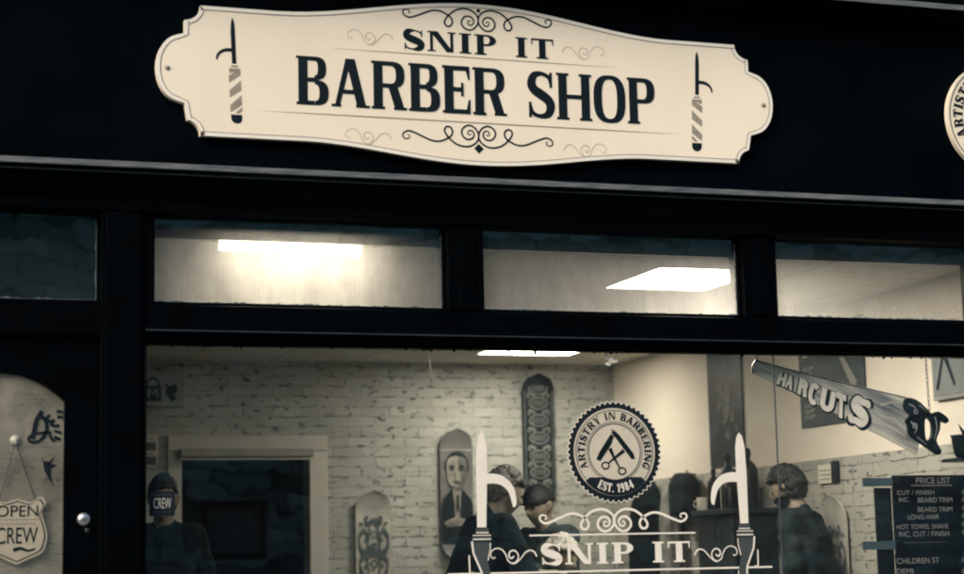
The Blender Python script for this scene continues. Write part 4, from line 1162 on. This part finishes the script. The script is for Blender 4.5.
def bottle(x, y, h, r, label, mat):
    t = thing('bottle', (x, y, 1.6155), label, 'bottle', 'bottles on the wall cabinet')
    MB().lathe((x, y, 1.6155), [(r, 0), (r * 1.02, .01), (r, h * .62), (r * .8, h * .72), (r * .36, h * .8), (r * .34, h * .86)], 16).build('flask', mat, t, smooth=True)
    MB().lathe((x, y, 1.6155 + h * .861), [(r * .42, 0), (r * .42, h * .1), (r * .25, h * .139)], 14).build('cap', DARK, t)


for a in ((5.42, 2.93, .27, .040, 'tall dark bottle at the far end of the cabinet top', DARK), (5.48, 2.84, .36, .045, 'tallest black bottle on the cabinet, right behind the razor blade', DARK), (5.45, 2.70, .25, .05, 'stout dark bottle in the middle of the cabinet top', DARK),
          (5.50, 2.60, .31, .042, 'slim dark bottle second from the near end of the cabinet', DARK), (5.44, 2.49, .37, .068, 'wide dark bottle at the near end of the cabinet top', DARK), (5.55, 2.72, .24, .05, 'squat dark bottle at the back of the cabinet against the wall', DARK), (5.36, 2.58, .20, .038, 'short dark bottle at the front edge of the cabinet top', DARK)): bottle(*a)
mg = thing('mug', (5.36, 2.98, 1.6155), 'small pale mug standing on the far corner of the cabinet', 'mug')
MB().lathe((5.36, 2.985, 1.6155), [(.032, 0), (.035, .01), (.034, .085), (.030, .085), (.029, .012)], 18).build('body', PAPER, mg, smooth=True)
MB().tube([(5.326, 2.985, 1.68), (5.305, 2.985, 1.675), (5.300, 2.985, 1.655), (5.308, 2.985, 1.64), (5.328, 2.985, 1.637)], .005).build('handle', PAPER, mg)


def coat(y0, y1, z0, z1, label, mat, seed, cat='coat', name='hanging_coat', depth=.12):
    """cloth hanging from a hook: gathered at the collar, folds running down, uneven hem"""
    t = thing(name, (SL, (y0 + y1) / 2, z0), label, cat)
    rnd = random.Random(seed); mb = MB(); n = 28; m = 22; yc = (y0 + y1) / 2; hw_ = (y1 - y0) / 2
    ph = [rnd.uniform(0, 6) for _ in range(3)]
    for i in range(m):
        v = i / (m - 1); spread = .30 + .70 * min(1, (v / .28)) ** .6
        z = z1 - (z1 - z0) * v
        for j in range(n):
            a = 2 * math.pi * j / n
            fold = 1 + (.10 * math.sin(5 * a + ph[0]) + .06 * math.sin(9 * a + ph[1] + v)) * min(1, v * 2)
            yy = yc + hw_ * spread * math.cos(a) * fold
            xx = SL - .02 - depth * .5 - depth * .5 * math.sin(a) * fold * (.5 + .5 * spread)
            mb.v.append((xx, yy, z + .03 * math.sin(3 * a + ph[2]) * v))
    for i in range(m - 1):
        for j in range(n): mb.f.append([i * n + j, i * n + (j + 1) % n, (i + 1) * n + (j + 1) % n, (i + 1) * n + j])
    mb.f.append(list(range(n))[::-1]); mb.f.append([(m - 1) * n + j for j in range(n)])
    mb.build('cloth', mat, t, smooth=True)
    MB().tube([(SL - .006, yc, z1 - .01), (SL - .06, yc, z1 - .005), (SL - .075, yc, z1 + .02)], .006).build('wall_hook', DARKSTEEL, t)


coat(3.98, 4.62, .75, 1.87, 'long dark coat hanging on the right wall near the back corner', DARKCLOTH, 3)
coat(3.78, 4.02, .95, 1.85, 'pale grey coat hanging between the dark coat and the round bag', paint('pale_cloth', (.20, .205, .19), .9, .1, var=.5, scale=9, bump=.3), 5)
coat(3.45, 3.80, 1.62, 1.89, 'short round dark bag hanging on the right wall beside the coats', NAVYCLOTH, 8, 'bag', 'hanging_bag', .16)
pt = thing('plant_pot', (5.56, .24, 1.79), 'small dark pot with a spiky plant on the right wall', 'plant pot')
MB().lathe((5.56, .24, 1.79), [(.045, 0), (.06, .02), (.072, .11), (.077, .12), (.066, .12)], 18).build('pot', DARK, pt, smooth=True)
mb = MB()
for a, l in ((.4, .10), (2.1, .07), (3.6, .05), (5.1, .06)):
    mb.tube([(5.56, .24, 1.90), (5.56 + .02 * math.cos(a), .24 + .02 * math.sin(a), 1.90 + l * .6), (5.56 + .035 * math.cos(a), .24 + .035 * math.sin(a), 1.90 + l)], .006, 5, [.010, .007, .001])
mb.build('leaves', DARK, pt)
MB().box(5.47, SL - .001, .15, .33, 1.772, 1.789).build('wall_shelf', DARK, pt)

# ------------------------------------------------------------------ ceiling lights
TUBE = emis('tube_glow', (1.0, .90, .72), 75)
PANEL = emis('panel_glow', (1.0, .905, .75), 32)
bt = thing('batten_light', (1.99, .19, CZ - .05), 'long fluorescent batten just inside the left transom light', 'ceiling light')
MB().box(1.665, 2.325, .215, .222, CZ - .031, CZ - .001).box(1.650, 1.664, .14, .24, CZ - .05, CZ - .001).box(2.326, 2.340, .14, .24, CZ - .05, CZ - .001).build('blocking_housing', WOODWHITE, bt)  # back plate added to keep the tube's light out of the room
MB().tube([(1.665, .195, CZ - .022), (2.325, .195, CZ - .022)], .010, 12).build('tube', TUBE, bt)


def panel_light(x0, x1, y0, y1, label):
    t = thing('panel_light', ((x0 + x1) / 2, (y0 + y1) / 2, CZ - .02), label, 'ceiling light', 'square ceiling light panels')
    MB().box(x0, x1, y0, y0 + .02, CZ - .014, CZ - .001).box(x0, x1, y1 - .02, y1, CZ - .014, CZ - .001).box(x0, x0 + .02, y0 + .021, y1 - .021, CZ - .014, CZ - .001).box(x1 - .02, x1, y0 + .021, y1 - .021, CZ - .014, CZ - .001).build('frame', WOODWHITE, t)
    MB().box(x0 + .021, x1 - .021, y0 + .021, y1 - .021, CZ - .010, CZ - .002).build('diffuser', PANEL, t)


panel_light(3.94, 4.56, .40, 1.15, 'glowing square ceiling panel seen through the middle transom light')
panel_light(4.29, 5.00, 3.98, 4.33, 'glowing ceiling panel at the back above the tall black skateboard')

# ------------------------------------------------------------------ people
def capsule(mb, p0, p1, r0, r1, n=14, m=5):
    p0, p1 = Vector(p0), Vector(p1); t = (p1 - p0); l = t.length; t = t.normalized() if l > 1e-6 else Vector((0, 0, 1))
    u = t.cross(Vector((0, 0, 1)) if abs(t.z) < .9 else Vector((1, 0, 0))).normalized(); w = t.cross(u)
    prof = [(-r0 * math.cos(k * math.pi / 2 / m), r0 * math.sin(k * math.pi / 2 / m)) for k in range(1, m + 1)] + [(l + r1 * math.sin(k * math.pi / 2 / m), r1 * math.cos(k * math.pi / 2 / m)) for k in range(0, m)]
    b = len(mb.v)
    for h, r in prof:
        for q in range(n):
            a = 2 * math.pi * q / n; mb.v.append(tuple(p0 + t * h + (u * math.cos(a) + w * math.sin(a)) * r))
    for i in range(len(prof) - 1):
        for q in range(n):
            q2 = (q + 1) % n; mb.f.append([b + i * n + q, b + i * n + q2, b + (i + 1) * n + q2, b + (i + 1) * n + q])
    k = len(mb.v); mb.v += [tuple(p0 - t * r0), tuple(p1 + t * r1)]; e = b + (len(prof) - 1) * n
    for q in range(n):
        q2 = (q + 1) % n; mb.f.append([k, b + q2, b + q]); mb.f.append([k + 1, e + q, e + q2])


CLOUD = bpy.data.textures.new('tufts', 'CLOUDS'); CLOUD.noise_scale = .028; CLOUD.noise_depth = 2
CREASE = bpy.data.textures.new('creases', 'CLOUDS'); CREASE.noise_scale = .11; CREASE.noise_depth = 2


def fuse(mb, name, mat, parent, voxel=.009, it=4, disp=0., tex=None):
    """weld overlapping volumes into one continuous smooth surface"""
    me = bpy.data.meshes.new(name); off = wl(parent)
    me.from_pydata([tuple(Vector(v) - off) for v in mb.v], [], mb.f)
    bm = bmesh.new(); bm.from_mesh(me); bmesh.ops.recalc_face_normals(bm, faces=bm.faces); bm.to_mesh(me); bm.free()
    o = bpy.data.objects.new(name, me); COL.objects.link(o)
    r = o.modifiers.new('r', 'REMESH'); r.mode = 'VOXEL'; r.voxel_size = voxel
    if it: s = o.modifiers.new('s', 'SMOOTH'); s.factor = .5; s.iterations = it
    if disp: q = o.modifiers.new('d', 'DISPLACE'); q.texture = tex or CLOUD; q.strength = disp; q.mid_level = .5; q.texture_coords = 'LOCAL'
    dg = bpy.context.evaluated_depsgraph_get(); m2 = bpy.data.meshes.new_from_object(o.evaluated_get(dg))
    bpy.data.objects.remove(o); bpy.data.meshes.remove(me)
    m2.name = name
    return link(name, m2, mat, parent, True)


def head_surface(a, b, c):
    """radius of a head along the unit direction (forward, left, up)"""
    x, y, z = .098 * a, .076 * b, .122 * c
    if a < 0: x *= 1.08
    if c < 0:
        k = -c; y *= 1 - .30 * k ** 1.6; x *= (1 - .10 * k) if a > 0 else (1 - .42 * k)
        if a > 0: x += .012 * k * a
    g = lambda db, dc, sb, sc_: math.exp(-((b - db) / sb) ** 2 - ((c - dc) / sc_) ** 2) if a > 0 else 0
    nose = g(0, -.14, .13, .17) * .027 + g(0, .04, .09, .16) * .010
    x += nose + .005 * g(0, .26, .55, .09) - .010 * (g(.36, .12, .16, .10) + g(-.36, .12, .16, .10)) + .007 * g(0, -.44, .26, .05) + .007 * g(0, -.54, .24, .05) - .004 * g(0, -.49, .3, .02) + .010 * g(0, -.84, .4, .18) - .004 * g(0, -.66, .3, .07)
    return x, y, z


def person(label, pos, face, seated=False, H=1.72, lean=0., nod=0., turn=0., arms=None, top=DARKCLOTH, legs=DARKCLOTH, hair=HAIRDK, hair_kind='short', cap=False, skin=SKIN, beard=False):
    t = thing('person', (pos[0], pos[1], FZ), label, 'person')
    k = H / 1.72; ca, sa = math.cos(face), math.sin(face)
    Fv, Lv = Vector((ca, sa, 0)), Vector((-sa, ca, 0)); U = Vector((0, 0, 1)); B = Vector((pos[0], pos[1], FZ))
    dz = -.43 if seated else 0.
    hipz = .93

    def up(f, l, u):            # upper body: leans about the hips
        f2 = f * math.cos(lean) + (u - hipz) * math.sin(lean); u2 = hipz + (u - hipz) * math.cos(lean) - f * math.sin(lean)
        return B + (Fv * f2 + Lv * l + U * (u2 + dz)) * k

    def lo(f, l, u): return B + (Fv * f + Lv * l + U * u) * k
    SH_ = {s: up(0, s * .175, 1.415) for s in (1, -1)}
    ar = arms or {}
    EL = {}; WR = {}
    for s in (1, -1):
        e, w_ = ar.get(s, ((.0, .25, 1.13), (.10, .25, .88)))
        EL[s] = up(e[0], s * e[1], e[2]); WR[s] = up(w_[0], s * w_[1], w_[2])
    if seated:
        HP = {s: lo(0, s * .09, .50) for s in (1, -1)}; KN = {s: lo(.43, s * .11, .50) for s in (1, -1)}; AN = {s: lo(.45, s * .11, .09) for s in (1, -1)}
    else:
        HP = {s: lo(0, s * .09, .90) for s in (1, -1)}; KN = {s: lo(.02, s * .10, .49) for s in (1, -1)}; AN = {s: lo(-.02, s * .11, .09) for s in (1, -1)}
    # body: trunk, limbs, hands, head and ears, welded into one skin
    m = MB()
    pel = up(0, 0, .95); wai = up(0.005, 0, 1.08); chs = up(0.0, 0, 1.28); nb = up(-.01, 0, 1.44)
    hc = up(.035 + .05 * math.sin(nod), 0, 1.605 - .03 * (1 - math.cos(nod)))
    for s in (1, -1):
        L2 = Lv * s * k
        capsule(m, pel + L2 * .06, chs + L2 * .075, .105 * k, .105 * k); capsule(m, chs + L2 * .08, SH_[s] - U * .03, .095 * k, .062 * k)
        capsule(m, SH_[s], EL[s], .052 * k, .040 * k); capsule(m, EL[s], WR[s], .040 * k, .027 * k)
        capsule(m, HP[s], KN[s], .085 * k, .056 * k); capsule(m, KN[s], AN[s], .054 * k, .038 * k); capsule(m, AN[s] - U * .03, AN[s] + Fv * .16 * k - U * .05, .036, .03)
        d = (WR[s] - EL[s]).normalized(); sd = d.cross(U) if abs(d.z) < .9 else Lv * s; sd = sd.normalized(); nrm = d.cross(sd)
        capsule(m, WR[s] + sd * .015, WR[s] + d * .085 * k + sd * .024, .020, .016); capsule(m, WR[s] - sd * .015, WR[s] + d * .085 * k - sd * .024, .020, .016)
        for q, ln in ((-.030, .062), (-.010, .078), (.010, .082), (.030, .074)):
            a0 = WR[s] + d * .088 * k + sd * q; a1 = a0 + d * ln * .5 + nrm * .006; a2 = a1 + d * ln * .42 + nrm * .022
            capsule(m, a0, a1, .0105, .0095, 8, 3); capsule(m, a1, a2, .0095, .008, 8, 3)
        th = WR[s] + d * .03 + sd * .03 * s; capsule(m, th, th + d * .045 + sd * .028 * s, .013, .011, 8, 3); capsule(m, th + d * .045 + sd * .028 * s, th + d * .085 + sd * .03 * s + nrm * .01, .011, .009, 8, 3)
    tot = lean * .8 + nod
    ft = (Fv * math.cos(turn) + Lv * math.sin(turn))
    hF = ft * math.cos(tot) - U * math.sin(tot); hU = ft * math.sin(tot) + U * math.cos(tot); hL = (Lv * math.cos(turn) - Fv * math.sin(turn))
    capsule(m, nb - U * .02, hc - hF * .012 * k - hU * .05 * k, .066 * k, .056 * k)
    hd_ = lambda x, y, z: hc + (hF * x + hL * y + hU * z) * k
    nu, nv = 40, 30; b0 = len(m.v); DIR = []
    for i in range(nv + 1):
        th = math.pi * (i + .0) / nv
        for j in range(nu):
            ph = 2 * math.pi * j / nu
            dr = (math.sin(th) * math.cos(ph), math.sin(th) * math.sin(ph), math.cos(th)); DIR.append(dr)
            m.v.append(tuple(hd_(*head_surface(*dr))))
    for i in range(nv):
        for j in range(nu): m.f.append([b0 + i * nu + j, b0 + (i + 1) * nu + j, b0 + (i + 1) * nu + (j + 1) % nu, b0 + i * nu + (j + 1) % nu])
    for s in (1, -1):
        capsule(m, hd_(-.012, s * .078, .018), hd_(-.004, s * .076, -.022), .019, .012, 10, 3)
        capsule(m, hd_(-.02, s * .086, .012), hd_(-.012, s * .082, -.01), .014, .01, 10, 3)
    fuse(m, 'body', skin, t, .0075, 3)
    # eyes
    e = MB()
    for s in (1, -1):
        c_ = hd_(.083, s * .031, .012); capsule(e, c_, c_ + hF * .0005, .0095, .0095, 8, 3)
    # clothing
    g = MB()
    for s in (1, -1):
        L2 = Lv * s * k
        capsule(g, pel + L2 * .065 - U * .03, chs + L2 * .08, .118 * k, .122 * k); capsule(g, chs + L2 * .085, SH_[s] - U * .02, .108 * k, .076 * k)
        capsule(g, SH_[s], EL[s], .070 * k, .058 * k); capsule(g, EL[s], EL[s].lerp(WR[s], .9), .057 * k, .043 * k)
        capsule(g, nb - U * .03 * k, SH_[s], .072 * k, .066 * k)
    capsule(g, pel, chs, .12 * k, .125 * k); capsule(g, nb - U * .05, nb + hU * .012, .085 * k, .072 * k)
    fuse(g, 'jacket', top, t, .011, 5, .035, CREASE)
    g = MB()
    for s in (1, -1):
        capsule(g, HP[s] + U * .03, KN[s], .102 * k, .072 * k); capsule(g, KN[s], AN[s] + U * .02, .070 * k, .060 * k)
    capsule(g, HP[1], HP[-1], .105 * k, .105 * k)
    fuse(g, 'trousers', legs, t, .012, 5)
    for s in (1, -1):
        g = MB(); capsule(g, AN[s] - U * .045, AN[s] + Fv * .17 * k - U * .055, .046, .036); fuse(g, 'shoe', LEATHER, t, .009, 3)
    # hair: a shell of the skull, thickened unevenly
    if hair_kind:
        rnd = random.Random(int(pos[0] * 1000)); sh = MB(); idx = {}
        top_only = cap
        def keep(dr):
            a, b, c = dr
            if cap: return c > .18 - .10 * (a < 0) * 1
            line = .42 if a > .35 else (.42 - (.35 - a) * 1.05)
            if hair_kind == 'long': line -= .25 * (a < .2)
            return c > max(line, -.52)
        th0 = .014 if hair_kind != 'long' else .022
        vin = []; vout = []
        for n_, dr in enumerate(DIR):
            x, y, z = head_surface(*dr) if not cap else (.102 * dr[0] * (1.08 if dr[0] < 0 else 1), .080 * dr[1], .124 * dr[2])
            q = 1 + (th0 + (.006 * rnd.random() if not cap else .0) + (.010 * max(0, dr[2]) if not cap else .004)) / .1
            vin.append(hd_(x * .97, y * .97, z * .97)); vout.append(hd_(x * q, y * q, z * q))
        n0 = len(vin); sh.v = [tuple(p) for p in vin + vout]; faces = []; edge = {}
        for i in range(nv):
            for j in range(nu):
                q = [i * nu + j, (i + 1) * nu + j, (i + 1) * nu + (j + 1) % nu, i * nu + (j + 1) % nu]
                if all(keep(DIR[r_]) for r_ in q):
                    faces.append([n0 + r_ for r_ in q]); faces.append(q[::-1])
                    for a_, b_ in zip(q, q[1:] + q[:1]): edge[(a_, b_)] = 1
        for (a_, b_) in list(edge):
            if (b_, a_) not in edge: faces.append([b_, a_, n0 + a_, n0 + b_])
        sh.f = faces
        if cap:
            fuse(sh, 'knitted_cap', hair, t, .008, 4)
        else:
            fuse(sh, 'hair', hair, t, .006, 2, .026)
    if beard:
        sh = MB(); n0 = len(DIR); faces = []; edge = {}
        kb = lambda d_: d_[0] > -.15 and d_[2] < (-.50 if abs(d_[1]) < .28 and d_[0] > .3 else -.18) and d_[2] > -.98
        for sc_ in (.96, 1.13):
            for dr in DIR:
                x, y, z = head_surface(*dr); sh.v.append(tuple(hd_(x * sc_, y * sc_, z * sc_)))
        for i in range(nv):
            for j in range(nu):
                q = [i * nu + j, (i + 1) * nu + j, (i + 1) * nu + (j + 1) % nu, i * nu + (j + 1) % nu]
                if all(kb(DIR[r_]) for r_ in q):
                    faces.append([n0 + r_ for r_ in q]); faces.append(q[::-1])
                    for a_, b_ in zip(q, q[1:] + q[:1]): edge[(a_, b_)] = 1
        for (a_, b_) in list(edge):
            if (b_, a_) not in edge: faces.append([b_, a_, n0 + a_, n0 + b_])
        sh.f = faces; fuse(sh, 'beard', hair, t, .006, 2, .022)
    e.build('eyes', VINYLDARK, t, smooth=True)
    return t


REACH = {1: ((.20, .24, 1.20), (.42, .12, 1.28)), -1: ((.18, .25, 1.18), (.40, .14, 1.22))}
person('barber in a dark top bending to the right, behind the left razor decal', (3.06, .92), R(8), lean=.30, nod=.10, H=1.66, arms=REACH, top=DARKCLOTH, hair=HAIRGREY)
person('person in a dark knitted cap and slate top facing the barber', (3.98, 2.05), R(205), lean=.14, nod=.12, H=1.59, arms=REACH, top=GREYCLOTH, hair=HAIRDK, cap=True)
person('dark haired person in black standing behind the CREW sticker', (1.79, 2.35), R(-112), H=1.655, nod=.08, top=DARKCLOTH, hair=HAIRDK)
person('dark haired person in a dark patterned jacket turned towards the right wall corner', (5.32, 1.45), R(128), lean=.16, nod=.22, H=1.665, top=NAVYCLOTH, hair=HAIRDK, hair_kind='long', beard=True)
person('white haired customer sitting in the barber chair, only the head showing', (3.74, 1.45), R(-60), seated=True, H=1.70, nod=.2, top=DARKCLOTH, hair=HAIRWHITE)
# the chair under the customer
bc = thing('barber_chair', (3.74, 1.45, FZ), 'black padded barber chair carrying the white haired customer', 'chair')
def rot_box(mb, x0, x1, y0, y1, z0, z1):
    n = len(mb.v); mb.box(x0, x1, y0, y1, z0, z1); a = R(-60); c, s = math.cos(a), math.sin(a)
    for i in range(n, len(mb.v)):
        x, y, z = mb.v[i]; mb.v[i] = (3.74 + x * c - y * s, 1.45 + x * s + y * c, z)
    return mb
rot_box(MB(), -.22, .34, -.26, .26, .50, .555).build('seat', LEATHER, bc, bevel=.02)
rot_box(MB(), -.30, -.225, -.25, .25, .55, 1.08).build('backrest', LEATHER, bc, bevel=.02)
for s in (1, -1): rot_box(MB(), -.20, .26, s * .30 - .03, s * .30 + .03, .78, .83).build('armrest', LEATHER, bc, bevel=.01)
MB().lathe((3.74, 1.45, FZ), [(.30, 0), (.30, .02), (.07, .06), (.06, .34)], 24).build('base', STEEL, bc, smooth=False)
rot_box(MB(), .36, .60, -.16, .16, .20, .23).build('footrest', STEEL, bc)

# ------------------------------------------------------------------ light
W = bpy.data.worlds.new('World'); SC.world = W; W.use_nodes = True; N = W.node_tree.nodes; L = W.node_tree.links
sky = N.new('ShaderNodeTexSky'); sky.sky_type = 'NISHITA'; sky.sun_disc = False; sky.sun_elevation = R(38); sky.sun_rotation = R(238); sky.dust_density = 4; sky.air_density = 1
L.new(sky.outputs[0], N['Background'].inputs['Color']); N['Background'].inputs['Strength'].default_value = .15
sun = bpy.data.lights.new('sun', 'SUN'); sun.energy = 1.5; sun.angle = R(40); sun.color = (1, .93, .82)
so = bpy.data.objects.new('sun', sun); COL.objects.link(so)
az, el = R(238), R(38); dirv = Vector((math.sin(az) * math.cos(el), math.cos(az) * math.cos(el), math.sin(el)))
so.rotation_euler = dirv.to_track_quat('Z', 'Y').to_euler(); so.location = (0, -20, 20)

SC.view_settings.view_transform = 'Standard'; SC.view_settings.look = 'None'; SC.view_settings.gamma = 1; SC.view_settings.exposure = .68
SC.view_settings.use_curve_mapping = False
SC.render.engine = 'CYCLES'; SC.cycles.use_denoising = True; SC.cycles.max_bounces = 8; SC.cycles.transparent_max_bounces = 12
SC.cycles.filter_width = 2.1
SC.cycles.caustics_reflective = False; SC.cycles.caustics_refractive = False
